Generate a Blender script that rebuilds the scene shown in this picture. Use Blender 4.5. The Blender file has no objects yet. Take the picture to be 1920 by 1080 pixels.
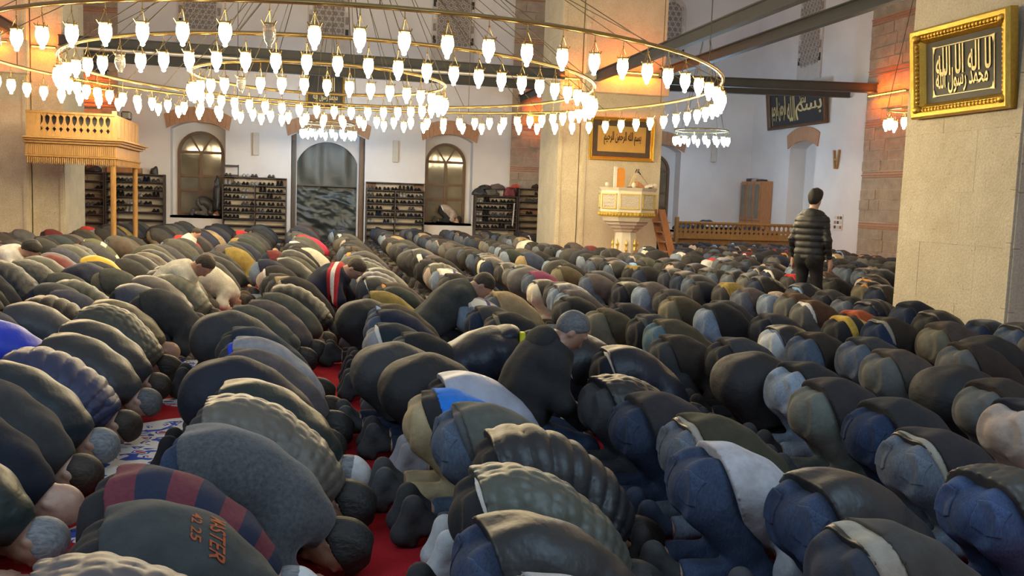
import bpy, bmesh, math, random
import numpy as np
from mathutils import Vector, Matrix, noise as mnoise

# ------------------------------------------------------------------ camera, world, exposure
SC = bpy.context.scene
COL = SC.collection
PITCH, ROLL, YAW = math.atan(165 / 1700), math.atan(.0357), math.atan(380 / 1700)
cam_data = bpy.data.cameras.new('camera')
cam_data.sensor_width = 36
cam_data.lens = 36 * 1700 / 1920
cam_data.clip_start, cam_data.clip_end = .05, 200
cam = bpy.data.objects.new('camera', cam_data)
COL.objects.link(cam)
_f = Vector((math.sin(YAW) * math.cos(PITCH), math.cos(YAW) * math.cos(PITCH), -math.sin(PITCH)))
_r = _f.cross(Vector((0, 0, 1))).normalized()
_u = _r.cross(_f)
_r2 = _r * math.cos(ROLL) + _u * math.sin(ROLL)
_u2 = _u * math.cos(ROLL) - _r * math.sin(ROLL)
cam.matrix_world = Matrix(((_r2.x, _u2.x, -_f.x, 0), (_r2.y, _u2.y, -_f.y, 0), (_r2.z, _u2.z, -_f.z, 1.55), (0, 0, 0, 1)))
SC.camera = cam
world = bpy.data.worlds.new('hall_light')
SC.world = world
world.use_nodes = True
world.node_tree.nodes['Background'].inputs[0].default_value = (1.0, .93, .87, 1)
world.node_tree.nodes['Background'].inputs[1].default_value = .28
SC.view_settings.view_transform = 'Standard'
SC.view_settings.look = 'None'
SC.view_settings.exposure = 0.2
SC.view_settings.gamma = 1
SC.view_settings.use_curve_mapping = False
RNG = random.Random(7)

# ------------------------------------------------------------------ helpers
def tag(o, label=None, cat=None, group=None, kind=None):
    if label: o['label'] = label
    if cat: o['category'] = cat
    if group: o['group'] = group
    if kind: o['kind'] = kind
    return o

def link(o, parent=None):
    COL.objects.link(o)
    if parent is not None: o.parent = parent
    return o

def empty(name, loc=(0, 0, 0), rz=0, parent=None):
    o = bpy.data.objects.new(name, None)
    o.empty_display_size = .1
    o.location = loc
    o.rotation_euler = (0, 0, rz)
    return link(o, parent)

def obj(name, mesh, parent=None, loc=(0, 0, 0), color=None, rot=None):
    o = bpy.data.objects.new(name, mesh)
    o.location = loc
    if rot: o.rotation_euler = rot
    if color is not None: o.color = (*color, 1)
    return link(o, parent)

def mesh_from(name, V, F, mat, smooth=False):
    me = bpy.data.meshes.new(name)
    V = np.asarray(V, dtype=np.float32)
    if isinstance(F, np.ndarray):
        n = len(F); k = F.shape[1]
        me.vertices.add(len(V)); me.vertices.foreach_set('co', V.ravel())
        me.loops.add(n * k); me.loops.foreach_set('vertex_index', F.astype(np.int32).ravel())
        me.polygons.add(n); me.polygons.foreach_set('loop_start', np.arange(0, n * k, k, dtype=np.int32))
        me.polygons.foreach_set('loop_total', np.full(n, k, np.int32))
        if smooth: me.polygons.foreach_set('use_smooth', np.ones(n, bool))
        me.update(calc_edges=True)
    else:
        me.from_pydata([tuple(v) for v in V], [], F)
        if smooth:
            me.polygons.foreach_set('use_smooth', np.ones(len(me.polygons), bool))
        me.update()
    if mat: me.materials.append(mat)
    return me

class MB:
    """collects simple solids, builds one mesh"""
    def __init__(self): self.V = []; self.F = []
    def add(self, V, F):
        n = len(self.V)
        self.V += [tuple(v) for v in V]
        self.F += [tuple(i + n for i in f) for f in F]
        return self
    def box(self, lo, hi, bev=0):
        (a, b, c), (d, e, f) = lo, hi
        if bev:
            bm = bmesh.new()
            bmesh.ops.create_cube(bm, size=1)
            for v in bm.verts:
                v.co = Vector(((a + d) / 2 + v.co.x * (d - a), (b + e) / 2 + v.co.y * (e - b), (c + f) / 2 + v.co.z * (f - c)))
            bmesh.ops.bevel(bm, geom=bm.edges[:], offset=bev, segments=1, affect='EDGES')
            bm.verts.index_update()
            self.add([v.co for v in bm.verts], [[v.index for v in q.verts] for q in bm.faces])
            bm.free()
            return self
        return self.add([(a, b, c), (d, b, c), (d, e, c), (a, e, c), (a, b, f), (d, b, f), (d, e, f), (a, e, f)],
                        [(0, 3, 2, 1), (4, 5, 6, 7), (0, 1, 5, 4), (1, 2, 6, 5), (2, 3, 7, 6), (3, 0, 4, 7)])
    def prism(self, poly, y0, y1, axis='y'):
        """2-D polygon (u,w) extruded along an axis: y -> (u,y,w); x -> (x,u,w); z -> (u,w,z)"""
        n = len(poly)
        m = {'y': lambda p, t: (p[0], t, p[1]), 'x': lambda p, t: (t, p[0], p[1]), 'z': lambda p, t: (p[0], p[1], t)}[axis]
        V = [m(p, y0) for p in poly] + [m(p, y1) for p in poly]
        F = [tuple(range(n)), tuple(range(2 * n - 1, n - 1, -1))] + [(i, i + n, (i + 1) % n + n, (i + 1) % n) for i in range(n)]
        return self.add(V, F)
    def tube(self, pts, r, n=6, closed=False, r2=None):
        pts = [Vector(p) for p in pts]; m = len(pts); V = []; F = []
        for i, p in enumerate(pts):
            a = pts[(i - 1) % m] if (closed or i > 0) else p
            b = pts[(i + 1) % m] if (closed or i < m - 1) else p
            t = (b - a).normalized()
            s = t.cross(Vector((0, 0, 1)))
            if s.length < 1e-3: s = Vector((1, 0, 0))
            s.normalize(); q = s.cross(t)
            rr = r if r2 is None else r + (r2 - r) * i / (m - 1)
            V += [p + (s * math.cos(2 * math.pi * k / n) + q * math.sin(2 * math.pi * k / n)) * rr for k in range(n)]
        for i in range(m if closed else m - 1):
            j = (i + 1) % m
            F += [(i * n + k, i * n + (k + 1) % n, j * n + (k + 1) % n, j * n + k) for k in range(n)]
        if not closed:
            F += [tuple(range(n - 1, -1, -1)), tuple(range((m - 1) * n, m * n))]
        return self.add(V, F)
    def lathe(self, prof, c=(0, 0, 0), n=12, cap=True):
        V = []; F = []; m = len(prof)
        for r, z in prof:
            V += [(c[0] + r * math.cos(2 * math.pi * k / n), c[1] + r * math.sin(2 * math.pi * k / n), c[2] + z) for k in range(n)]
        for i in range(m - 1):
            F += [(i * n + k, i * n + (k + 1) % n, (i + 1) * n + (k + 1) % n, (i + 1) * n + k) for k in range(n)]
        if cap: F += [tuple(range(n - 1, -1, -1)), tuple(range((m - 1) * n, m * n))]
        return self.add(V, F)
    def mesh(self, name, mat, smooth=False): return mesh_from(name, self.V, self.F, mat, smooth)
    def build(self, name, mat, parent=None, smooth=False, loc=(0, 0, 0), color=None, rot=None):
        return obj(name, self.mesh(name, mat, smooth), parent, loc, color, rot)

# ------------------------------------------------------------------ materials
MATS = {}
class NT:
    """tiny node-graph helper"""
    def __init__(self, name):
        self.m = bpy.data.materials.new(name); self.m.use_nodes = True
        self.t = self.m.node_tree; self.n = self.t.nodes
        self.b = self.n['Principled BSDF']
    def node(self, kind, **kw):
        x = self.n.new(kind)
        for k, v in kw.items():
            if isinstance(k, str) and hasattr(x, k): setattr(x, k, v)
        return x
    def ln(self, a, b): self.t.links.new(a, b)
    def put(self, sock, v):
        if isinstance(v, bpy.types.NodeSocket): self.ln(v, sock)
        else: sock.default_value = v
    def math(self, op, a, b=0., c=None):
        x = self.node('ShaderNodeMath', operation=op)
        self.put(x.inputs[0], a); self.put(x.inputs[1], b)
        if c is not None: self.put(x.inputs[2], c)
        return x.outputs[0]
    def mix(self, f, a, b, blend='MIX'):
        x = self.node('ShaderNodeMix', data_type='RGBA', blend_type=blend)
        self.put(x.inputs[0], f); self.put(x.inputs[6], a); self.put(x.inputs[7], b)
        return x.outputs[2]
    def ramp(self, v, stops, interp='LINEAR'):
        x = self.node('ShaderNodeValToRGB'); x.color_ramp.interpolation = interp
        e = x.color_ramp.elements
        while len(e) < len(stops): e.new(.5)
        for q, (p, c) in zip(e, stops): q.position = p; q.color = c if len(c) == 4 else (*c, 1)
        self.put(x.inputs[0], v)
        return x.outputs[0]
    def coord(self, which='Object'): return self.node('ShaderNodeTexCoord').outputs[which]
    def mapping(self, v, scale=(1, 1, 1), loc=(0, 0, 0), rot=(0, 0, 0)):
        x = self.node('ShaderNodeMapping')
        x.inputs['Scale'].default_value = scale; x.inputs['Location'].default_value = loc; x.inputs['Rotation'].default_value = rot
        self.ln(v, x.inputs[0]); return x.outputs[0]
    def noise(self, v, scale, detail=3, rough=.55):
        x = self.node('ShaderNodeTexNoise')
        x.inputs['Scale'].default_value = scale; x.inputs['Detail'].default_value = detail; x.inputs['Roughness'].default_value = rough
        if v is not None: self.ln(v, x.inputs['Vector'])
        return x.outputs[0]
    def voro(self, v, scale, feature='F1', out='Distance'):
        x = self.node('ShaderNodeTexVoronoi', feature=feature)
        x.inputs['Scale'].default_value = scale
        self.ln(v, x.inputs['Vector']); return x.outputs[out]
    def sep(self, v):
        x = self.node('ShaderNodeSeparateXYZ'); self.ln(v, x.inputs[0]); return x.outputs
    def bump(self, h, strength=.3, dist=.01):
        x = self.node('ShaderNodeBump'); x.inputs['Strength'].default_value = strength; x.inputs['Distance'].default_value = dist
        self.ln(h, x.inputs['Height']); self.ln(x.outputs[0], self.b.inputs['Normal'])
    def set(self, **kw):
        for k, v in kw.items(): self.put(self.b.inputs[k.replace('_', ' ')], v)
        return self
    def done(self, key): MATS[key] = self.m; return self.m

def plain(key, col, rough=.6, metal=0., var=.12, nscale=8., bump=.0, bscale=60., spec=None):
    t = NT(key); v = t.coord()
    n = t.noise(v, nscale)
    dark = tuple(c * (1 - var) for c in col) + (1,); light = tuple(min(1, c * (1 + var)) for c in col) + (1,)
    t.set(Base_Color=t.mix(n, dark, light), Roughness=rough, Metallic=metal)
    if spec is not None: t.b.inputs['Specular IOR Level'].default_value = spec
    if bump: t.bump(t.noise(v, bscale), bump)
    return t.done(key)

# ------------------------------------------------------------------ clothing materials (the colour is each object's own)
def oi(t): return t.node('ShaderNodeObjectInfo').outputs['Color']
def cloth(key, rough=.85, nscale=14., var=.35, bscale=120., bump=.25, wr=.25, sheen=.0):
    t = NT(key); v = t.coord(); c = oi(t)
    n = t.noise(v, nscale, 4)
    f = t.ramp(n, [(.3, (1 - var,) * 3), (.7, (1 + var * .4,) * 3)])
    t.set(Base_Color=t.mix(1., c, f, 'MULTIPLY'), Roughness=rough)
    t.b.inputs['Specular IOR Level'].default_value = .4
    if sheen:
        t.b.inputs['Sheen Weight'].default_value = sheen
    h = t.math('ADD', t.math('MULTIPLY', t.noise(v, bscale, 2), bump), t.math('MULTIPLY', t.noise(t.mapping(v, (1, .5, 1)), 9., 3), wr * 4))
    t.bump(h, .45, .012)
    return t.done(key)
cloth('cotton', .9, 14, .25, 140, .25, .5)
cloth('wool', .95, 60, .45, 260, .6, .25, .25)
cloth('nylon', .46, 10, .15, 30, .3, .45)
cloth('plain_dark', .7, 10, .2, 80, .2, .6)
def denim():
    t = NT('denim'); v = t.coord(); c = oi(t)
    fade = t.noise(v, 5.5, 3); fine = t.noise(t.mapping(v, (160, 160, 40)), 1., 2)
    f = t.ramp(fade, [(.35, (.75,) * 3), (.68, (1.35,) * 3)])
    f2 = t.ramp(fine, [(.3, (.8,) * 3), (.7, (1.2,) * 3)])
    t.set(Base_Color=t.mix(1., t.mix(1., c, f, 'MULTIPLY'), f2, 'MULTIPLY'), Roughness=.9)
    t.b.inputs['Specular IOR Level'].default_value = .2
    t.bump(t.math('ADD', t.math('MULTIPLY', fine, .15), t.math('MULTIPLY', t.noise(v, 11., 3), 2.)), .4, .012)
    return t.done('denim')
denim()
def arc_coord(t, v):
    """position along a bowed back: angle about a point under the belly"""
    s = t.sep(v)
    return t.math('ARCTAN2', s[2], t.math('SUBTRACT', .14, s[0])), s[1]
def stripes(key, stops, freq, off=0., rough=.9):
    t = NT(key); v = t.coord(); a, y = arc_coord(t, v)
    k = t.math('FRACT', t.math('ADD', t.math('MULTIPLY', a, freq), off))
    n = t.ramp(t.noise(v, 60., 3), [(.3, (.8,) * 3), (.7, (1.12,) * 3)])
    t.set(Base_Color=t.mix(1., t.ramp(k, stops, 'CONSTANT'), n, 'MULTIPLY'), Roughness=rough)
    t.bump(t.math('ADD', t.math('MULTIPLY', t.noise(v, 200., 2), .4), t.noise(v, 9., 2)), .4, .012)
    return t.done(key)
stripes('stripes_maroon_navy', [(0, (.012, .018, .045)), (.5, (.13, .022, .035))], 2.9, .0)
stripes('stripes_yellow_black', [(0, (.55, .36, .06)), (.5, (.02, .02, .02))], 2.6)
def chest_bands():
    t = NT('stripes_navy_red_white'); v = t.coord(); x = t.sep(v)[0]
    k = t.ramp(t.math('MULTIPLY_ADD', x, 1.6, .3), [(0, (.012, .015, .04)), (.52, (.40, .02, .03)), (.585, (.72, .70, .66)), (.65, (.40, .02, .03)), (.72, (.012, .014, .035))], 'CONSTANT')
    t.set(Base_Color=t.mix(1., k, t.ramp(t.noise(v, 60., 3), [(.3, (.8,) * 3), (.7, (1.1,) * 3)]), 'MULTIPLY'), Roughness=.9)
    t.bump(t.noise(v, 9., 2), .4, .012); t.done('stripes_navy_red_white')
chest_bands()
stripes('stripes_green_white', [(0, (.10, .11, .06)), (.70, (.65, .66, .5))], 1.6)
def plaid():
    t = NT('plaid_blue'); v = t.coord(); a, y = arc_coord(t, v)
    k1 = t.ramp(t.math('FRACT', t.math('MULTIPLY', a, 2.2)), [(0, (.72, .70, .62)), (.45, (.05, .06, .25)), (.62, (.55, .5, .4)), (.8, (.72, .70, .62))], 'CONSTANT')
    k2 = t.ramp(t.math('FRACT', t.math('MULTIPLY', y, 7.)), [(0, (1, 1, 1)), (.55, (.30, .32, .55)), (.75, (1, 1, 1))], 'CONSTANT')
    t.set(Base_Color=t.mix(1., k1, k2, 'MULTIPLY'), Roughness=.9)
    t.bump(t.noise(v, 14., 3), .4, .012)
    t.done('plaid_blue')
plaid()
def skin():
    t = NT('skin'); v = t.coord(); c = oi(t)
    f = t.ramp(t.noise(v, 25., 4), [(.3, (.8, .74, .72)), (.7, (1.1, 1.04, 1.0))])
    t.set(Base_Color=t.mix(1., c, f, 'MULTIPLY'), Roughness=.5)
    t.b.inputs['Subsurface Weight'].default_value = .0
    t.bump(t.noise(v, 180., 2), .1, .004)
    t.done('skin')
skin()
def hair():
    t = NT('hair'); v = t.coord(); c = oi(t)
    n = t.noise(t.mapping(v, (30, 120, 60)), 1., 4)
    t.set(Base_Color=t.mix(1., c, t.ramp(n, [(.25, (.55,) * 3), (.75, (1.5,) * 3)]), 'MULTIPLY'), Roughness=.6)
    t.bump(n, .8, .008)
    t.done('hair')
hair()
def crowd_mat():
    t = NT('far_clothes'); v = t.coord()
    a = t.node('ShaderNodeVertexColor'); a.layer_name = 'tint'
    t.set(Base_Color=t.mix(1., a.outputs[0], t.ramp(t.noise(v, 9., 3), [(.3, (.75,) * 3), (.7, (1.15,) * 3)]), 'MULTIPLY'), Roughness=.85)
    t.done('far_clothes')
crowd_mat()

# ------------------------------------------------------------------ figures: implicit surfaces, extracted with surface nets
f32 = np.float32
def v3(*a): return np.array(a, f32)
def nrm(a): a = np.asarray(a, f32); return a / np.linalg.norm(a)
def smin(a, b, k):
    h = np.maximum(k - np.abs(a - b), 0) / k
    return np.minimum(a, b) - h * h * (k * .25)
def seg(P, a, b, ra, rb, s=None):
    """tapered capsule; s = per-axis scale for flattened limbs and trunks"""
    a = np.asarray(a, f32); b = np.asarray(b, f32)
    if s is not None: s = np.asarray(s, f32); P = P * s; a = a * s; b = b * s
    ba = b - a
    t = np.clip(((P - a) @ ba) / (ba @ ba), 0, 1)
    d = P - a - t[..., None] * ba
    return np.sqrt((d * d).sum(-1)) - (ra + (rb - ra) * t)
def ell(P, c, r, R=None):
    q = P - np.asarray(c, f32)
    if R is not None: q = q @ np.asarray(R, f32).T
    r = np.asarray(r, f32)
    k0 = np.sqrt(((q / r) ** 2).sum(-1)); k1 = np.sqrt(((q / (r * r)) ** 2).sum(-1)) + 1e-6
    return k0 * (k0 - 1) / k1
def chain(P, pts, rad, k=.04, s=None):
    d = None
    for a, b, ra, rb in zip(pts[:-1], pts[1:], rad[:-1], rad[1:]):
        e = seg(P, a, b, ra, rb, s)
        d = e if d is None else smin(d, e, k)
    return d
def half(P, c, n): return (P - np.asarray(c, f32)) @ nrm(n)

def nets(fn, lo, hi, h):
    lo = np.asarray(lo, f32); n = np.ceil((np.asarray(hi) - lo) / h).astype(int) + 1
    q = 4                                   # coarse pass first, exact values only near the surface
    m = (n + q - 1) // q
    ax = [lo[i] + h * (q * np.arange(m[i], dtype=f32) + (q - 1) / 2) for i in range(3)]
    Dc = fn(np.stack(np.meshgrid(*ax, indexing='ij'), -1)).astype(f32)
    D = Dc.repeat(q, 0).repeat(q, 1).repeat(q, 2)[:n[0], :n[1], :n[2]].copy()
    near = np.argwhere(np.abs(D) < q * h * 1.35)
    D[tuple(near.T)] = fn(lo + h * near.astype(f32))
    S = D < 0
    nx, ny, nz = n - 1
    cnt = np.zeros((nx, ny, nz), np.int16); acc = np.zeros((nx, ny, nz, 3), f32)
    cs = [(i, j, k) for i in (0, 1) for j in (0, 1) for k in (0, 1)]
    sl = lambda o: tuple(slice(o[q], o[q] + (nx, ny, nz)[q]) for q in range(3))
    for a in cs:
        for q in range(3):
            if a[q] == 0:
                b = list(a); b[q] = 1
                da, db = D[sl(a)], D[sl(b)]
                m = S[sl(a)] != S[sl(b)]
                t = np.where(m, da / np.where(m, da - db, 1), 0)
                cnt += m
                for w in range(3):
                    acc[..., w] += np.where(m, a[w] + (t if w == q else 0), 0)
    act = cnt > 0
    idx = np.full(act.shape, -1, np.int64); idx[act] = np.arange(act.sum())
    base = np.argwhere(act).astype(f32)
    V = lo + h * (base + acc[act] / cnt[act][:, None])
    Fs = []
    for q in range(3):
        u, w = (q + 1) % 3, (q + 2) % 3
        A = [slice(None)] * 3; B = [slice(None)] * 3
        A[q] = slice(0, n[q] - 1); B[q] = slice(1, n[q])
        A[u] = B[u] = slice(1, n[u] - 1); A[w] = B[w] = slice(1, n[w] - 1)
        sa, sb = S[tuple(A)], S[tuple(B)]
        e = np.argwhere(sa != sb)
        if not len(e): continue
        flip = sa[tuple(e.T)]
        e[:, u] += 1; e[:, w] += 1
        def cell(du, dw):
            c = e.copy(); c[:, u] -= du; c[:, w] -= dw
            return idx[tuple(c.T)]
        f = np.stack([cell(1, 1), cell(0, 1), cell(0, 0), cell(1, 0)], 1)
        f[~flip] = f[~flip][:, ::-1]
        Fs.append(f)
    F = np.concatenate(Fs)
    F = F[(F >= 0).all(1)]
    return V, F

def wrinkle(P, amp, seed=0., fx=14., fy=9., fz=12.):
    x, y, z = P[..., 0], P[..., 1], P[..., 2]
    return amp * (np.sin(fx * x + 5 * np.sin(4 * y + seed) + seed) * np.sin(fy * y + 3 * z + seed * 2.1) + .6 * np.sin(23 * x - 17 * z + 6 * np.sin(7 * y + seed)) )

# poses: facing +x, knees / feet on z = 0
def pose_bow(w=1., g=0.):
    J = dict(kind='bow')
    J['spine'] = [v3(-.055, 0, .410), v3(.045, 0, .428), v3(.165, 0, .388), v3(.295, 0, .300), v3(.388, 0, .228)]
    J['srad'] = [.132 * w, (.128 + g) * w, (.119 + g) * w, .106, .080]
    J['flat'] = (1, .85, 1)
    J['hip'] = lambda s: v3(-.035, .082 * s, .385)
    J['knee'] = lambda s: v3(.165, .112 * s, .078)
    J['ankle'] = lambda s: v3(-.185, .098 * s, .088)
    J['heel'] = lambda s: v3(-.270, .092 * s, .178)
    J['ball'] = lambda s: v3(-.318, .092 * s, .055)
    J['toe'] = lambda s: v3(-.275, .098 * s, .022)
    J['butt'] = lambda s: v3(-.048, .084 * s, .418)
    J['shoulder'] = lambda s: v3(.325, .126 * s, .256)
    J['elbow'] = lambda s: v3(.265, .202 * s, .118)
    J['wrist'] = lambda s: v3(.382, .176 * s, .045)
    J['hand'] = (v3(1, 0, -.12), v3(0, 0, -1))
    J['neck'] = v3(.438, 0, .188)
    J['head'] = v3(.502, 0, .122)
    J['up'], J['face'] = nrm((.86, 0, -.34)), nrm((-.34, 0, -.86))
    J['curl'] = v3(.14, 0, 0)
    J['hem'] = (v3(-.020, 0, .45), v3(-.93, 0, -.34))
    J['lo'], J['hi'] = (-.45, -.42, -.02), (.70, .42, .66)
    return J
def pose_kneel(lean=.42):
    """sitting back on the heels, trunk leaning forward by `lean` radians from upright"""
    J = dict(kind='kneel')
    c, s_ = math.cos(lean), math.sin(lean)
    at = lambda d, o=0.: v3(-.13 + d * s_ + o * c, 0, .25 + d * c - o * s_)
    J['spine'] = [at(0), at(.14, .01), at(.28, .0), at(.41, .015), at(.49, .03)]
    J['srad'] = [.150, .138, .142, .130, .085]
    J['flat'] = (1, .76, 1)
    J['hip'] = lambda s: v3(-.12, .10 * s, .22)
    J['knee'] = lambda s: v3(.28, .14 * s, .10)
    J['ankle'] = lambda s: v3(-.16, .09 * s, .06)
    J['heel'] = lambda s: v3(-.26, .085 * s, .095)
    J['ball'] = lambda s: v3(-.33, .085 * s, .035)
    J['toe'] = lambda s: v3(-.37, .085 * s, .022)
    J['butt'] = lambda s: v3(-.155, .085 * s, .235)
    sh = at(.43)
    J['shoulder'] = lambda s: sh + v3(0, .165 * s, 0)
    J['elbow'] = lambda s: v3(sh[0] + .02 + .1 * s_, .225 * s, max(.22, sh[2] - .25))
    J['wrist'] = lambda s: v3(.22 + .12 * s_, .15 * s, max(.12, .23 - .2 * max(0, lean - .5)))
    J['hand'] = (v3(1, 0, -.15), v3(0, 0, -1))
    J['neck'] = at(.545, .045)
    hd = at(.63, .085)
    J['head'] = hd
    a = lean + .35
    J['up'], J['face'] = nrm((math.sin(a), 0, math.cos(a))), nrm((math.cos(a), 0, -math.sin(a)))
    J['curl'] = None
    J['hem'] = (at(-.04), nrm((-s_, 0, -c)))
    J['lo'], J['hi'] = (-.46, -.40, -.02), (float(hd[0]) + .24, .40, float(hd[2]) + .2)
    return J
def pose_stand():
    J = dict(kind='stand')
    J['spine'] = [v3(0, 0, .93), v3(0, 0, 1.06), v3(.01, 0, 1.20), v3(0, 0, 1.35), v3(0, 0, 1.44)]
    J['srad'] = [.125, .118, .128, .125, .08]
    J['flat'] = (1, .70, 1)
    J['hip'] = lambda s: v3(0, .095 * s, .88)
    J['knee'] = lambda s: v3(.02 - .03 * s, .11 * s, .48)
    J['ankle'] = lambda s: v3(-.02 - .06 * s, .11 * s, .075)
    J['heel'] = lambda s: v3(-.05 - .06 * s, .11 * s, .045)
    J['ball'] = lambda s: v3(.10 - .06 * s, .125 * s, .035)
    J['toe'] = lambda s: v3(.16 - .06 * s, .13 * s, .025)
    J['butt'] = lambda s: v3(-.05, .08 * s, .87)
    J['shoulder'] = lambda s: v3(0, .185 * s, 1.38)
    J['elbow'] = lambda s: v3(-.03, .275 * s, 1.11)
    J['wrist'] = lambda s: v3(.04, .290 * s, .86)
    J['hand'] = (v3(.12, 0, -1), v3(0, -1, 0))
    J['neck'] = v3(.01, 0, 1.52)
    J['head'] = v3(.035, 0, 1.655)
    J['up'], J['face'] = nrm((.12, 0, 1)), nrm((1, 0, -.12))
    J['curl'] = None
    J['hem'] = (v3(0, 0, .80), v3(0, 0, -1))
    J['lo'], J['hi'] = (-.3, -.42, -.02), (.32, .42, 1.84)
    return J

def headR(J):
    f, u = J['face'], J['up']; s = np.cross(u, f)
    return np.stack([f, s, u])
def f_head(J, P):
    R = headR(J); q = (P - J['head']) @ R.T
    d = ell(q, (-.005, 0, .025), (.098, .078, .100))
    d = smin(d, ell(q, (.022, 0, -.045), (.068, .060, .078)), .05)       # jaw
    d = smin(d, seg(q, (.078, 0, .012), (.102, 0, -.028), .010, .015), .02)  # nose
    d = smin(d, ell(q, (.082, 0, .028), (.018, .055, .010)), .015)       # brow
    d = smin(d, seg(q, (.080, -.018, -.062), (.080, .018, -.062), .010, .010), .012)  # mouth
    d = smin(d, ell(q, (.075, 0, -.10), (.022, .026, .020)), .02)        # chin
    for s in (-1, 1):
        e = ell(q, (-.014, .078 * s, -.012), (.018, .0085, .030))
        d = smin(d, e, .010)
        d = np.maximum(d, -ell(q, (.092, .032 * s, .008), (.014, .017, .011)))
        d = smin(d, ell(q, (.078, .032 * s, .006), (.012, .014, .010)), .006)  # eyeball
    return d
def f_hand(J, P, s, fine):
    fw, dn = nrm(J['hand'][0]), nrm(J['hand'][1])
    sd = np.cross(fw, dn) * s
    w = J['wrist'](s)
    if J['kind'] == 'stand': sd = nrm((1, 0, .12)) ; dn = v3(0, -s, 0)
    else: sd = v3(0, -s, 0)
    d = seg(P, w, w + fw * .045, .026, .030)
    for off in (-.024, .0, .024):
        d = smin(d, seg(P, w + fw * .03, w + fw * .085 + sd * off, .024, .018), .02)
    for i, (off, L) in enumerate(((-.034, .052), (-.011, .066), (.012, .070), (.035, .062))):
        k = w + fw * .092 + sd * off
        m = k + fw * L * .55 + dn * .004 + sd * off * .12
        e = k + fw * L * .93 + dn * .016 + sd * off * .18
        d = smin(d, chain(P, [k, m, e], [.0105, .0095, .0085], .008), .010)
    t0 = w + fw * .025 + sd * .030; t1 = w + fw * .060 + sd * .060; t2 = w + fw * .090 + sd * .066 + dn * .006
    return smin(d, chain(P, [t0, t1, t2], [.014, .012, .0095], .01), .015)
def f_foot(J, P, s, grow=0.):
    a, h, b, t = J['ankle'](s), J['heel'](s), J['ball'](s), J['toe'](s)
    d = smin(seg(P, a, h, .038, .036), seg(P, h, b, .036, .040, (1, .92, 1)), .03)
    d = smin(d, seg(P, b, t, .038, .024, (1, .85, 1)), .02)
    d = smin(d, seg(P, a, b, .034, .030), .03)
    return d - grow
def f_body(J, P, fine=True):
    d = chain(P, J['spine'], [r * .78 for r in J['srad']], .06, J['flat'])
    d = smin(d, seg(P, J['spine'][-1], J['neck'], .062, .052), .04)
    d = smin(d, seg(P, J['neck'], J['head'], .053, .052), .04)
    d = smin(d, f_head(J, P), .025)
    for s in (-1, 1):
        kn = J['knee'](s)
        d = smin(d, chain(P, [J['hip'](s), kn], [.074, .052], .03), .05)
        d = smin(d, chain(P, [kn, J['ankle'](s)], [.055, .036], .03), .02)
        d = smin(d, ell(P, J['butt'](s), (.092, .068, .098)), .04)
        d = smin(d, f_foot(J, P, s), .02)
        d = smin(d, chain(P, [J['spine'][3], J['shoulder'](s), J['elbow'](s), J['wrist'](s)], [.08, .055, .042, .026], .03), .03)
        d = smin(d, f_hand(J, P, s, fine), .01)
    return d
def f_trousers(J, P, baggy=0.):
    d = chain(P, J['spine'][:2], [J['srad'][0] - .004, J['srad'][1] - .012], .05, J['flat'])
    for s in (-1, 1):
        hip, kn, an = J['hip'](s), J['knee'](s), J['ankle'](s)
        L = ell(P, J['butt'](s), (.136 + baggy, .098, .142 + baggy) if J['kind'] == 'bow' else (.125, .115, .13))
        L = smin(L, seg(P, hip, kn, .102 + baggy, .074 + baggy), .07)
        L = smin(L, seg(P, kn, kn + (an - kn) * .93, .076 + baggy, .056 + baggy), .03)
        L = np.maximum(L, half(P, kn + (an - kn) * .92, an - kn))
        d = smin(d, L, .010)
    x, y, z = P[..., 0], P[..., 1], P[..., 2]
    d = d + .0035 * np.sin(48 * z - 30 * x + 8 * np.sin(9 * y)) * np.clip((.30 - z) * 5, 0, 1) + wrinkle(P, .0022, 1.7) * np.clip((.42 - z) * 6, .15, 1)
    if J['kind'] == 'bow': d = np.maximum(d, np.minimum(half(P, (.11, 0, .40), (1, 0, .2)), P[..., 2] - .28))
    return d
def arc(J, P):
    if J['curl'] is not None:
        return np.arctan2(P[..., 2], J['curl'][0] - P[..., 0]) * .36
    a, b = J['spine'][0], J['spine'][-1]
    return (P - a) @ nrm(b - a)
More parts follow.
